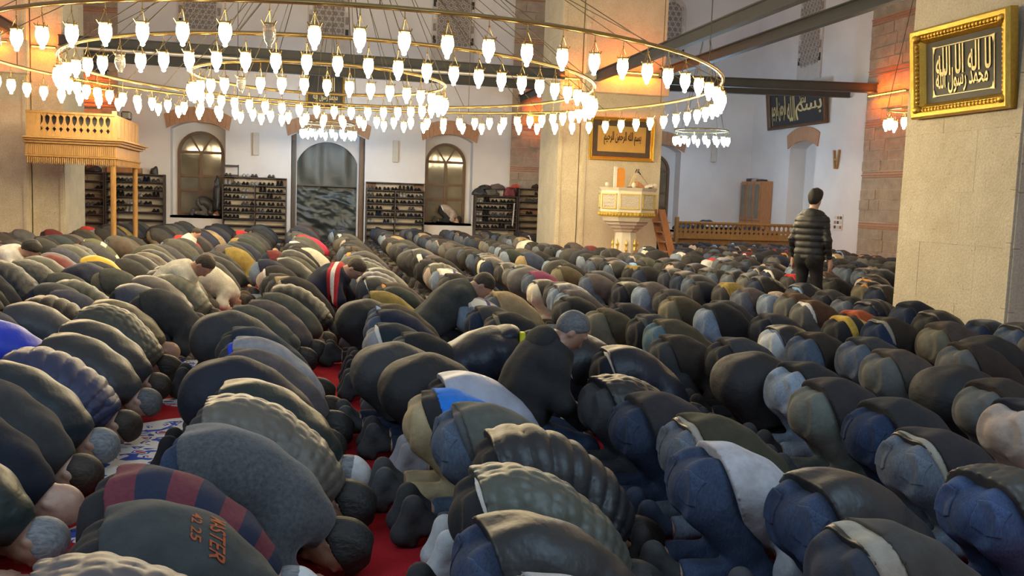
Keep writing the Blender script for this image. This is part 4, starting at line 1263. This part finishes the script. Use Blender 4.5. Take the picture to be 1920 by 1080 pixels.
heap('coat', 'grey brown coat on top of the coat pile', 'coat', (5.62, HY, 1.86), (.50, .32, .15), (.09, .08, .075), 3.)
heap('coat', 'maroon coat hanging over right end of the coat pile', 'coat', (6.02, HY, 1.66), (.44, .34, .27), (.16, .03, .035), 4.)
heap('coat', 'red jacket at right end of the coat pile', 'coat', (6.20, HY - .05, 1.92), (.30, .30, .10), (.36, .05, .03), 5.)
heap('coat', 'black coat on top left of the coat pile', 'coat', (5.25, HY, 1.84), (.46, .30, .13), (.018, .018, .02), 6.)
heap('bag', 'brown black bag on the nearly empty rack, right one', 'bag', (7.42, HY, 1.93), (.46, .28, .20), (.035, .022, .018), 7., 'cotton')
heap('bag', 'small dark bag on the nearly empty rack, left one', 'bag', (6.85, HY, 1.93), (.26, .24, .12), (.03, .02, .018), 8., 'cotton')
heap('bag', 'yellow bag hanging over the top of the left rack', 'bag', (-6.45, HY - .03, 1.92), (.34, .36, .22), (.62, .36, .03), 9.)
heap('bag', 'black bag lying next to the yellow bag on the rack', 'bag', (-6.05, HY, 1.92), (.50, .32, .17), (.02, .02, .022), 10.)
heap('bag', 'dark bag on top of the crowded rack behind balcony posts', 'bag', (-4.40, HY, 1.92), (.24, .24, .20), (.02, .02, .022), 11.)
tag(MB().box((-5.65, WY - .36, 1.92), (-4.75, WY - .06, 2.08), .01).build('timber_box', MATS['cherry']), 'low reddish wooden box on the crowded rack', 'box')
# chair standing on the rack, jacket hung from it
ch = tag(empty('stool', (-2.30, HY, 1.945)), 'small dark stool standing on the rack beside left window', 'stool')
MB().box((-.20, -.13, .02), (.20, .13, .05)).build('seat', MATS['rack_wood'], ch)
for sx in (-1, 1): MB().box((sx * .20 - .015, -.02, 0), (sx * .20 + .015, .02, .34)).build('post', MATS['black_plastic'], ch)
MB().box((-.20, -.015, .27), (.20, .015, .33)).build('back_rail', MATS['rack_wood'], ch)
heap('hanging_jacket', 'long dark jacket hanging from the rack end beside left window', 'jacket', (-2.68, WY - .25, .95), (.22, .26, .98), (.02, .02, .024), 12.)
tag(MB().tube([(6.10, WY - .45, .75), (6.14, WY - .45, 1.45)], .018, 8).build('white_stick', MATS['white_paint']), 'thin white stick leaning in front of the coat rack', 'stick')

# ------------------------------------------------------------------ raised corner with balustrade, bookcase and folded coats
pf = tag(empty('platform', (12.2, 26.2, 0)), 'low wooden platform in the right rear corner', 'platform')
MB().box((-1.9, -1.6, 0), (2.0, 1.78, .62)).build('deck', MATS['oak'], pf)
br = tag(empty('balustrade', (12.2, 24.52, 0)), 'pierced wooden balustrade along the platform in the right corner', 'balustrade')
MB().box((-1.92, -.05, 1.06), (1.98, .05, 1.12), .008).build('top_rail', MATS['oak'], br)
MB().box((-1.92, -.04, .62), (1.98, .04, .68)).build('bottom_rail', MATS['oak'], br)
MB().box((-1.98, -.06, 0), (-1.88, .06, 1.24), .01).build('end_post', MATS['oak'], br)
bm_ = MB().prism([(x * 1.1, z * .85) for x, z in pierced_board(.135, .45)], -.02, .02).mesh('baluster', MATS['oak'])
for i in range(26): obj('baluster', bm_, br, (-1.80 + i * .148, 0, .68))
bk = tag(empty('bookcase', (14.02, 27.1, .62)), 'reddish wooden bookcase with glass doors in the right corner', 'bookcase')
MB().box((-.17, -.70, 0), (.20, .70, 1.80)).build('body', MATS['cherry'], bk)
for k in range(3):
    y = -.66 + k * .46
    MB().box((-.20, y, .55), (-.17, y + .42, 1.76)).build('door', MATS['cherry'], bk)
    MB().box((-.205, y + .06, .62), (-.198, y + .36, 1.70)).build('door_glass', MATS['pane_glass'], bk)
    MB().box((-.20, y, .05), (-.17, y + .42, .52)).build('lower_door', MATS['cherry'], bk)
for k, (y, w, c) in enumerate(((26.72, .16, (.05, .03, .03)), (27.0, .22, (.4, .36, .32)), (27.35, .2, (.03, .03, .04)))):
    tag(MB().box((-.12, -w, 0), (.12, w, .06 + .02 * k), .01).build('box_file', MATS['shoe'], loc=(14.0, y, 2.42), color=c), ('near', 'middle', 'far')[k] + ' flat box lying on top of the bookcase', 'box')
for i, (x, y, s, c, w) in enumerate(((11.40, 25.0, (.60, .5, .30), (.014, .016, .028), 'left upright'), (12.1, 25.0, (.90, .4, .16), (.012, .013, .02), 'long flat'), (11.75, 24.9, (1.1, .4, .10), (.4, .42, .46), 'thin pale'), (12.95, 25.1, (.8, .4, .14), (.02, .022, .03), 'right low'), (10.7, 25.0, (.7, .5, .20), (.012, .018, .05), 'navy leftmost'))):
    heap('coat', '%s coat heaped behind the wooden balustrade' % w, 'coat', (x, y, .86 if i != 2 else .95), s, c, 20. + i)
    if i == 0: tag(MB().box((10.5, 24.75, .62), (13.6, 25.3, .90), .02).build('storage_bench', MATS['walnut']), 'long low bench behind the wooden balustrade', 'bench')
sg = tag(empty('wooden_bracket', (QX - .03, 22.89, 2.99)), 'small wooden folding book stand hung on the right wall', 'book stand')
for s in (-1, 1): MB().prism([(s * .16, .26), (s * .10, .26), (s * .01, -.26), (s * .08, -.26)], -.03, .0, 'x').build('leaf', MATS['oak'], sg)
MB().box((-.028, -.06, -.04), (0, .06, .03)).build('hinge', MATS['oak'], sg)
vent = tag(empty('wall_notice', (QX - .01, 22.62, 1.26)), 'small square printed notice on the right wall', 'notice')
MB().box((-.012, -.22, -.22), (0, .22, .22)).build('sheet', MATS['white_paint'], vent)
for k in range(3):
    for j in range(3):
        MB().box((-.016, -.19 + j * .135, -.18 + k * .13), (-.012, -.09 + j * .135, -.10 + k * .13)).build('printed_block', MATS[('brick_red', 'rack_back', 'brown_border')[(k + j) % 3]], vent)

# ------------------------------------------------------------------ the worshippers
CN = {'blk': ((.019, .019, .021), 'black'), 'char': ((.042, .042, .045), 'charcoal'), 'gry': ((.075, .078, .085), 'heather grey'), 'grym': ((.07, .07, .08), 'grey'), 'lgry': ((.30, .30, .32), 'light grey'),
      'lgrp': ((.42, .40, .42), 'pale grey'), 'lavg': ((.36, .37, .44), 'lavender grey'), 'dgrn': ((.017, .027, .026), 'dark green'), 'grng': ((.045, .05, .05), 'grey green'), 'gryg': ((.075, .078, .068), 'ash grey'),
      'teal': ((.016, .026, .036), 'dark teal'), 'dnav': ((.011, .014, .026), 'dark navy'), 'nav': ((.014, .018, .045), 'navy'), 'navp': ((.040, .046, .10), 'indigo'), 'navg': ((.06, .065, .095), 'slate blue'), 'navt': ((.018, .032, .055), 'petrol blue'),
      'navb': ((.028, .036, .055), 'blue black'), 'olvg': ((.075, .078, .062), 'olive grey'), 'olvb': ((.075, .060, .036), 'olive brown'), 'olvl': ((.095, .095, .08), 'pale olive'), 'olvd': ((.040, .036, .020), 'dark olive'),
      'mauv': ((.095, .080, .082), 'mauve grey'), 'dmau': ((.024, .020, .023), 'plum black'), 'tan2': ((.12, .105, .085), 'taupe'), 'tan3': ((.33, .25, .14), 'tan'), 'mus': ((.26, .19, .05), 'mustard'),
      'brng': ((.050, .045, .040), 'brown grey'), 'dbrn': ((.036, .026, .020), 'dark brown'), 'brn2': ((.075, .056, .046), 'brown'), 'brnr': ((.085, .045, .026), 'chestnut brown'), 'roy': ((.025, .06, .60), 'royal blue'),
      'blub': ((.015, .17, .62), 'bright blue'), 'yel': ((.60, .38, .012), 'yellow'), 'mar': ((.13, .022, .026), 'maroon'), 'red': ((.42, .025, .03), 'red'), 'mag': ((.42, .03, .08), 'crimson'), 'plum': ((.20, .04, .10), 'plum'), 'orgr': ((.40, .085, .03), 'orange red'),
      'org': ((.60, .26, .06), 'orange'), 'wht': ((.68, .66, .62), 'white'), 'whtk': ((.58, .55, .46), 'cream'), 'whtt': ((.52, .54, .55), 'white'), 'bei': ((.40, .32, .27), 'beige'), 'kha': ((.16, .145, .10), 'khaki'), 'khk': ((.42, .32, .18), 'sand'),
      'kgry': ((.11, .11, .105), 'grey'), 'kgrn': ((.12, .125, .11), 'grey green'), 'lblu': ((.22, .38, .66), 'light blue'),
      'jblu': ((.036, .052, .096), 'blue'), 'jbrt': ((.046, .070, .145), 'bright blue'), 'jdk': ((.024, .034, .062), 'dark blue'), 'jmid': ((.075, .098, .14), 'mid blue'), 'jlt': ((.17, .22, .30), 'light blue'), 'jltg': ((.24, .28, .34), 'pale blue'),
      'jgry': ((.10, .115, .145), 'grey blue'), 'jnav': ((.018, .03, .065), 'navy'), 'jtea': ((.10, .16, .19), 'teal')}
STYLE = {'P': ('plain', .01, .012, 'cotton', 'pullover'), 'N': ('plain', .03, .020, 'nylon', 'jacket'), 'S': ('plain', -.035, .006, 'cotton', 'short shirt'), 'L': ('plain', .15, .032, 'plain_dark', 'long coat'),
         'U': ('puffer', .05, .022, 'nylon', 'puffer jacket'), 'Q': ('quilt', .03, .018, 'nylon', 'quilted jacket'), 'R': ('ribbed', .04, .020, 'nylon', 'padded jacket'), 'K': ('knit', .03, .014, 'wool', 'wool sweater')}
HAIR = {'blk': (.014, .012, .011), 'brn': (.035, .022, .014), 'gry': (.19, .19, .20), 'gbz': (.10, .10, .105), 'wht': (.50, .46, .42)}
POSE = {'bow': pose_bow(), 'stout': pose_bow(1.09, .012), 'kneel': pose_kneel(.42), 'lean': pose_kneel(.80), 'curl': pose_kneel(1.12), 'stand': pose_stand()}
RES = {0: (.0088, .0105), 1: (.016, .019), 2: (.030, .038)}
SKINS = [(.50, .31, .23), (.44, .26, .185), (.55, .36, .275), (.38, .22, .155)]
PR = random.Random(21)
def clothes_mesh(part, pk, lod, mat, *a):
    J = POSE[pk]; h = RES[lod][1]
    key = '_'.join([part, pk, str(lod)] + [str(x) for x in a])
    fn = {'jacket': lambda P: f_jacket(J, P, a[0], a[1], a[2]), 'trousers': lambda P: f_trousers(J, P), 'shirt': lambda P: f_shirt(J, P), 'belt': lambda P: f_belt(J, P), 'hood': lambda P: f_hood(J, P, 1.3 if J['kind'] == 'kneel' else 1.),
          'hair': lambda P: f_hair(J, P, a[0]), 'cap': lambda P: f_cap(J, P), 'sock': lambda P: f_sock(J, P, a[0]), 'body': lambda P: f_body(J, P), 'pocket': lambda P: f_pocket(J, P, a[0])}[part]
    lo, hi = J['lo'], J['hi']
    if part in ('hair', 'cap'):
        c = J['head']; lo, hi = c - .17, c + .17; h *= .75
    elif part == 'sock':
        c = J['heel'](a[0]); lo, hi = np.minimum(c, J['ankle'](a[0])) - .16, np.maximum(c, J['ankle'](a[0])) + .16; h *= .8
    elif part == 'hood':
        c = J['spine'][-1]; lo, hi = c - .24, c + .26
    elif part == 'body': h = RES[lod][0]
    elif part == 'pocket': h = .0055; c = J['butt'](a[0]); lo, hi = c - .21, c + .21
    elif part == 'belt': h *= .7
    return fig(key, fn, J, h, mat, lo, hi)
def person(x, y, z=0., rz=0., sc=(1, 1, 1), pose='bow', style='P', jc='blk', tc='blk', hair='blk', ex=(), lod=0, label=None, group=None, mat=None):
    r = tag(empty('person', (x, y, z), rz), label, 'person', group); r.scale = sc
    sk = PR.choice(SKINS)
    fs, hem, loose, jm, _ = STYLE[style]
    if jc in MATS: jm = jc; col = (1, 1, 1)
    else: col = CN[jc][0]
    lod_s = min(lod, 1)
    obj('body', clothes_mesh('body', pose, lod_s, 'skin'), r, color=sk)
    obj('jacket', clothes_mesh('jacket', pose, lod_s, mat or jm, fs, hem, loose), r, color=col)
    tj = tc[0] == 'j'
    obj('trousers', clothes_mesh('trousers', pose, lod_s, 'denim' if tj else 'cotton'), r, color=CN[tc][0])
    if hair == 'cap': obj('skullcap', clothes_mesh('cap', pose, lod_s, 'cotton'), r, color=(.66, .66, .66))
    if hair in HAIR or hair == 'cap': obj('hair', clothes_mesh('hair', pose, lod_s, 'hair', 'short' if hair != 'blk' else 'full'), r, color=HAIR.get(hair, HAIR['gry']))
    sock = CN['char'][0] if PR.random() < .75 else CN[PR.choice(['blk', 'grym', 'lgry', 'dnav', 'whtt'])][0]
    for e in ex:
        if e.startswith('s:'): obj('undershirt', clothes_mesh('shirt', pose, lod_s, 'cotton'), r, color=CN[e[2:]][0])
        elif e == 'b': obj('belt', clothes_mesh('belt', pose, lod_s, 'leather'), r); obj('undershirt', clothes_mesh('shirt', pose, lod_s, 'cotton'), r, color=(.3, .27, .22))
        elif e == 'h': obj('hood', clothes_mesh('hood', pose, lod_s, mat or jm), r, color=col)
        elif e.startswith('k:'): sock = CN[e[2:]][0]
        elif e == 'p':
            for s in (-1, 1): obj('pocket', clothes_mesh('pocket', pose, 0, 'denim', s), r, color=tuple(c * 1.15 for c in CN[tc][0]))
    for s in (-1, 1): obj('sock', clothes_mesh('sock', pose, lod_s, 'cotton', s), r, color=sock)
    return r
HERO = """-3 -5.50 21.16 P mar blk blk
-2 -4.98 22.02 P red blk blk
-1 -3.79 17.05 P stripes_green_white blk brn
0 -2.25 7.00 N roy blk blk
0 -2.25 7.88 R grym blk blk
0 -2.25 8.42 U dbrn blk blk h
0 -2.25 9.00 P navg blk blk
0 -2.25 11.04 P gryg kha blk
0 -2.77 12.51 N yel blk cap
1 -1.56 3.84 N dgrn blk gry
1 -1.60 4.30 P dnav blk bald
1 -1.63 4.75 P char blk brn
1 -1.65 5.21 N teal blk gry
1 -1.60 5.71 U navp blk brn h
1 -1.58 6.36 N char blk gbz
1 -1.60 6.88 N char jdk brn s:bei
1 -1.63 7.54 Q olvg jmid blk
1 -1.72 8.29 N olvb jgry bald
1 -1.72 9.34 R navg blk blk
1 -1.72 10.11 N mauv blk blk h
1 -1.57 10.56 U olvg wht blk
1 -1.72 11.02 Q char blk blk h
1 -1.72 11.53 R char blk brn
1 -1.38 11.98 P whtk kha brn
1 -1.28 15.26 P mus blk blk
1 -1.72 22.98 P red blk blk
2 -0.56 2.32 Q mauv char brn s:wht
2 -0.51 2.77 P grng blk blk
2 -0.58 3.23 P stripes_maroon_navy blk cap
2 -0.39 3.68 K gry jblu blk
2 -0.35 4.14 Q tan2 char blk
2 -0.33 4.63 N dgrn blk cap
2 -0.45 5.09 L dnav blk blk
2 -0.38 5.54 P mauv jmid blk
2 -0.40 6.00 P lgry char brn s:roy
2 -0.46 6.53 P navt char blk
2 -0.64 7.07 L char blk blk
2 -0.57 7.92 P gryg blk blk h
2 -0.46 8.37 P mauv char blk
2 -0.37 8.83 P gryg char brn
2 -0.27 9.48 U blk char blk h
2 -0.33 10.67 P tan3 char brn
2 -0.49 12.01 P dmau bei blk s:wht
2 -0.64 12.85 P nav jlt blk
2 -0.64 15.41 P mar jdk blk
2 -0.10 16.46 P whtk char blk
2 -0.37 18.70 P wht char cap
2 -0.07 20.48 P mag blk blk
3 0.60 2.18 S lgry jmid blk s:gry
3 0.61 2.63 N blk jblu blk
3 0.67 3.09 Q olvg blk blk s:wht
3 0.83 3.54 U blk blk blk s:wht
3 0.73 4.00 P olvl jmid blk s:gry
3 0.64 4.45 S blub khk blk s:blk k:gry
3 0.80 4.91 N lavg blk wht
3 0.64 5.36 L blk jdk blk k:char
3 0.49 5.82 L char jdk blk k:gry
3 0.72 6.44 P blk kgry blk k:gry
3 0.57 6.89 P teal lgry blk s:wht
3 0.65 7.83 P olvb jmid blk s:lblu
3 0.45 8.29 L blk blk blk
3 0.65 9.12 P mus blk blk
3 0.82 9.58 P dgrn jdk blk
4 1.73 2.43 S brng navb blk b
4 1.85 2.90 N blk jblu blk
4 1.62 3.35 S lgrp jblu blk
4 1.78 3.84 P olvd jgry blk b k:jdk
4 1.69 4.30 P dmau jdk blk
4 1.66 4.75 Q blk char blk
4 1.99 5.63 N dnav dnav blk s:wht k:wht
4 1.61 7.49 P blk char blk s:kha
4 1.53 7.94 P char jdk blk
4 1.53 8.69 P plaid_blue jlt blk
4 1.62 9.74 P gry char blk s:bei
4 1.96 11.09 P dnav jlt blk
4 1.76 12.26 P plaid_blue jlt blk
5 2.62 2.94 Q brng jbrt blk
5 2.75 3.53 P dmau jgry blk b k:wht
5 2.85 3.98 P blk jnav blk k:wht
5 2.81 4.47 P dmau kgrn blk
5 2.94 4.98 P blk jltg blk
5 2.83 5.43 L blk blk blk
5 2.96 5.93 P char blk blk
5 2.69 6.38 P dbrn char blk
5 2.87 6.96 P olvb jtea blk
5 2.89 7.43 P char blk blk s:gry
5 2.67 8.04 S olvb kha blk
5 3.04 8.49 P dmau dnav blk
5 2.62 8.95 P blk char blk
5 2.76 9.40 P mauv jlt blk
5 2.92 11.65 P plum jmid blk
6 3.71 4.03 P dnav bei blk k:bei
6 4.04 5.00 L blk blk blk
6 3.96 5.52 P brn2 kgry blk
6 4.07 6.00 P char jgry blk
6 3.90 6.45 P dbrn jmid blk
6 3.89 6.91 N blk whtt blk s:jlt
6 4.21 7.71 P char dnav blk
6 3.85 8.16 P blk jlt blk
6 4.15 8.62 P char char blk
6 3.84 9.07 P olvb kha blk
6 4.09 9.90 P char char blk
6 4.00 10.35 P mauv jlt blk
6 3.75 11.81 P mauv jmid blk
6 3.71 13.16 P olvb kha blk
6 3.94 13.77 P blk whtk blk
6 3.71 15.54 P jblu tan3 blk
6 3.71 17.03 P dgrn jlt blk
7 4.82 5.83 P dbrn kgry blk
7 5.35 6.28 L blk blk blk
7 5.31 6.74 P brn2 kha blk
7 5.07 7.19 P dbrn jnav blk b
7 4.95 7.65 P stripes_yellow_black blk blk
7 5.35 8.10 P orgr blk blk
7 5.18 8.66 P brnr kgry blk s:wht
7 5.28 9.18 P brnr kgry blk
7 5.30 9.64 S bei jlt blk
7 5.18 10.09 P mauv jgry blk
7 5.15 10.55 P mus char blk s:mus
9 7.35 11.72 P blk char blk
9 7.52 15.67 P lgry jmid blk
9 7.52 16.22 S red whtt blk
9 7.52 17.14 P blk brn2 blk
9 7.52 17.77 S wht jlt blk
10 8.04 11.82 P char blk brn s:org
10 8.04 13.09 P brn2 char blk"""
rowX = lambda r: .73 + 1.085 * (r - 3)
_inv = cam.matrix_world.inverted()
def view(p):
    q = _inv @ Vector(p)
    return (960 + 1700 * q.x / -q.z, 540 - 1700 * q.y / -q.z, -q.z) if q.z < -.2 else (1e9, 1e9, -1)
SLOTS = []
for l in HERO.strip().split('\n'):
    t = l.split(); SLOTS.append(dict(r=int(t[0]), x=float(t[1]), y=float(t[2]), style=t[3], jc=t[4], tc=t[5], hair=t[6], ex=tuple(t[7:]), hero=True))
SPECIAL = [(1.33, 5.2), (1.25, 8.8), (.10, 10.9), (-1.62, 10.9), (-4.1, 13.3), (-2.4, 18.9), (1.10, 6.5), (6.62, 11.14)]
def blocked(x, y):
    for a, b, c, d in ((-9, -5.1, 21.2, 28), (5.5, 9.0, 21.2, 25.0), (6.2, 8.9, 19.6, 21.4), (6.4, 10, 7.5, 10.3), (9.6, 15, 23.6, 28), (-4.3, -3.5, 19.0, 22.4), (13.3, 16, 0, 30)):
        if a < x < b and c < y < d: return True
    return any(abs(x - p) < .5 and abs(y - q) < .42 for p, q in SPECIAL)
JL = (['blk'] * 17 + ['char'] * 12 + ['dnav'] * 4 + ['nav'] * 2 + ['dgrn'] * 2 + ['gryg'] * 4 + ['grym'] * 3 + ['olvg'] * 3 + ['mauv'] * 3 + ['olvb'] * 2 + ['dbrn'] * 3 + ['brn2'] * 2 + ['navg'] * 2 + ['whtk', 'tan3', 'mar', 'red', 'mus', 'teal', 'grng', 'dmau', 'dmau'])
TL = (['blk'] * 8 + ['char'] * 6 + ['dnav'] * 3 + ['jdk'] * 5 + ['jmid'] * 5 + ['jlt'] * 4 + ['jblu'] * 3 + ['jgry'] * 4 + ['kgry'] * 3 + ['kha'] * 3 + ['bei'] * 1 + ['whtk'] * 1 + ['navb'] * 3)
firstY = {}
for s in SLOTS: firstY[s['r']] = min(firstY.get(s['r'], 99), s['y'])
for r in range(-4, 16):
    X = rowX(r); taken = [s['y'] for s in SLOTS if s['r'] == r]
    y = max(2.4, firstY.get(r, 0) if 1 <= r <= 7 else 0)
    while y < 27.2:
        if min([abs(y - q) for q in taken] + [9]) < .43: y += .06; continue
        x = X + PR.uniform(-.13, .13)
        u, v, d = view((x + .2, y, .3))
        if -90 < u < 2010 and v < 1200 and not blocked(x, y):
            st = PR.choices('PNLUQRKS', (8, 4, 2, 2, 2, 2, 1, 2))[0]
            jc = PR.choice(JL)
            if r >= 6 and PR.random() < .5: jc = PR.choice(['blk', 'char', 'dnav', 'blk', 'dmau'])
            ex = []
            if PR.random() < .16: ex.append('s:' + PR.choice(['wht', 'lgry', 'bei', 'lblu', 'wht', 'org', 'red']))
            if PR.random() < .25 and st in 'NUQR': ex.append('h')
            SLOTS.append(dict(r=r, x=x, y=y, style=st, jc=jc, tc=PR.choice(TL), hair=PR.choices(['blk', 'brn', 'gry', 'gbz', 'cap', 'bald'], (10, 6, 3, 3, 1.2, 1))[0], ex=tuple(ex), hero=False))
            taken.append(y)
        y += .50
for s in SLOTS: s['d'] = view((s['x'], s['y'], .3))[2]
SLOTS.sort(key=lambda s: s['d'])
NUMW = ['first', 'second', 'third', 'fourth', 'fifth', 'sixth', 'seventh', 'eighth', 'ninth', 'tenth', 'eleventh', 'twelfth', 'thirteenth']
def row_words(r):
    if r <= 2: return 'row left of aisle' if r == 2 else NUMW[2 - r] + ' row left of aisle'
    return 'row right of aisle' if r == 3 else NUMW[r - 3] + ' row right of aisle'
def nth(k): return '%d%s' % (k, 'th' if 10 < k % 100 < 14 else {1: 'st', 2: 'nd', 3: 'rd'}.get(k % 10, 'th'))
MATNAME = {'stripes_maroon_navy': 'maroon striped', 'stripes_yellow_black': 'yellow striped', 'stripes_green_white': 'green striped', 'plaid_blue': 'blue plaid'}
count = {}
BUDGET = 288
near, rest = SLOTS[:BUDGET], SLOTS[BUDGET:]
for s in near:
    k = count[s['r']] = count.get(s['r'], 0) + 1
    jn = MATNAME.get(s['jc']) or CN[s['jc']][1]
    tn = CN[s['tc']][1]
    label = 'person in %s %s, %s %s, %s in %s' % (jn, STYLE[s['style']][4].split()[-1], tn, 'jeans' if s['tc'][0] == 'j' else 'trousers', nth(k), row_words(s['r']))
    g = PR.uniform(-.05, .05); big = PR.random() < .15
    far = s['d'] > 8.5
    ex = s['ex'] + (('p',) if s['tc'][0] == 'j' and s['d'] < 5 and s['r'] >= 3 else ())
    s['obj'] = person(s['x'], s['y'], 0, PR.uniform(-.09, .09), (1 + g * .5, .97 + PR.uniform(-.04, .05), 1 + g), s.setdefault('pose', 'stout' if big else 'bow'), s['style'], s['jc'], s['tc'], s['hair'], ex, 1 if far else 0, label, 'worshippers bowed in rows')

# the many small figures at the back: one object
def far_crowd(items):
    J = POSE['bow']; lib = {}
    def g(name, fn):
        if name not in lib: lib[name] = nets(fn, J['lo'], J['hi'], .036)
        return lib[name]
    VV, FF, CC = [], [], []; n = 0
    for s in items:
        fs, hem, loose = STYLE[s['style']][:3]
        col = CN.get(s['jc'], CN['gry'])[0]
        parts = [(g('j%s' % s['style'], lambda P: f_jacket(J, P, 'plain', hem, loose)), col), (g('t', lambda P: f_trousers(J, P)), CN[s['tc']][0]), (g('h', lambda P: f_hair(J, P)), HAIR.get(s['hair'], (.4, .28, .2))), (g('b', lambda P: np.minimum(f_head(J, P), np.minimum(f_foot(J, P, 1), f_foot(J, P, -1)))), (.06, .05, .05))]
        if any(e.startswith('s:') for e in s['ex']): parts.append((g('s', lambda P: f_shirt(J, P)), CN[[e for e in s['ex'] if e.startswith('s:')][0][2:]][0]))
        k = 1 + PR.uniform(-.05, .05)
        for (V, F), c in parts:
            W = V * k + np.array([s['x'], s['y'], 0], f32)
            VV.append(W); FF.append(F + n); CC.append(np.tile(np.array([*c, 1], f32), (len(W), 1))); n += len(W)
    me = mesh_from('far_worshippers', np.concatenate(VV), np.concatenate(FF), MATS['far_clothes'], True)
    ca = me.color_attributes.new('tint', 'FLOAT_COLOR', 'POINT'); ca.data.foreach_set('color', np.concatenate(CC).ravel())
    return obj('far_worshippers', me)
if rest: tag(far_crowd(rest), 'dense far rows of bowed worshippers reaching the back wall', 'crowd', kind='stuff')

# single figures that stand out
G2 = None
m = person(6.62, 11.14, 0, math.radians(30), (1.0, .95, 1.03), 'stand', 'U', 'blk', 'blk', 'blk', ('h', 'k:char'), 0, 'dark haired young man standing in a black puffer jacket, back to us')
m = person(1.33, 5.2, 0, .0, (1.0, 1.08, .98), 'kneel', 'P', 'blk', 'jblu', 'gbz', ('h', 'k:char'), 0, 'grey haired man kneeling upright in a black hooded jacket')
m = person(1.25, 8.8, 0, .05, (1.08, 1.05, 1.10), 'lean', 'P', 'grng', 'dnav', 'brn', ('k:whtt',), 0, 'man in grey green hooded top rising from prostration with bent back')
m = person(.10, 10.9, 0, -.25, (1.1, 1.1, 1.08), 'lean', 'P', 'nav', 'blk', 'brn', (), 0, 'man leaning forward in a navy sweater with red and white stripes', mat='stripes_navy_red_white')
m = person(-1.62, 10.9, 0, -.1, (1.1, 1.05, 1.08), 'lean', 'P', 'whtk', 'jlt', 'brn', (), 0, 'man leaning forward in a cream pink shirt on the left')
m = person(-4.1, 13.3, 0, -.1, (1.1, 1.05, 1.05), 'lean', 'P', 'wht', 'blk', 'blk', (), 1, 'man leaning forward in a white shirt at the far left edge')
m = person(-2.4, 18.9, 0, .0, (.85, .85, .85), 'kneel', 'P', 'wht', 'jdk', 'brn', (), 1, 'boy kneeling in a white top near the left window')
m = person(1.10, 6.5, 0, -.05, (1.05, 1.05, 1.05), 'curl', 'N', 'dnav', 'jdk', 'blk', ('h',), 0, 'man curled forward in dark navy jacket with yellow hood tag')
MB().box((-.02, -.035, -.045), (.02, .035, .045), .006).build('hood_tag', plain('tag_yellow', (.65, .62, .02), .6), m, loc=(.40, -.09, .52))
m = person(-3.15, WY + .10, .765, .0, (.92, .85, .95), 'bow', 'N', 'char', 'kgry', 'brn', ('h',), 1, 'man in dark jacket and grey trousers bowed on the left window ledge')
m = person(4.0, WY + .10, .765, .0, (.92, .85, .95), 'bow', 'P', 'bei', 'blk', 'blk', ('s:wht',), 1, 'man in beige pullover and black trousers bowed on the right window ledge')

# printed lettering on one hooded top in the foreground
def print_on_back(s, body, w, h, at_, mat):
    """letters laid onto the cloth of a bowed back: projected along the surface of the garment"""
    J = POSE[s['pose']]; fs, hem, loose = STYLE[s['style']][:3]
    o = lettering(body, w, h, mat, s['obj'], (0, 0, 0), 'printed_letters', bold=.01)
    me = o.data; co = np.empty(len(me.vertices) * 3, f32); me.vertices.foreach_get('co', co); co = co.reshape(-1, 3)
    P = np.stack([at_[0] + co[:, 2], at_[1] - co[:, 0], np.full(len(co), .52, f32)], 1).astype(f32)
    f = lambda q: f_jacket(J, q, fs, hem, loose)
    for _ in range(24):
        d = f(P); P[:, 2] -= np.clip(d - .004, -.03, .05) * .8
    me.vertices.foreach_set('co', P.ravel()); me.update()
plain('print_orange', (.62, .16, .05), .7)
for s in near:
    if s['hero'] and s['jc'] == 'grng' and s['r'] == 2:
        print_on_back(s, 'MASTER', .17, .045, (.25, -.07), 'print_orange'); print_on_back(s, '42 25', .12, .030, (.19, -.07), 'print_orange')
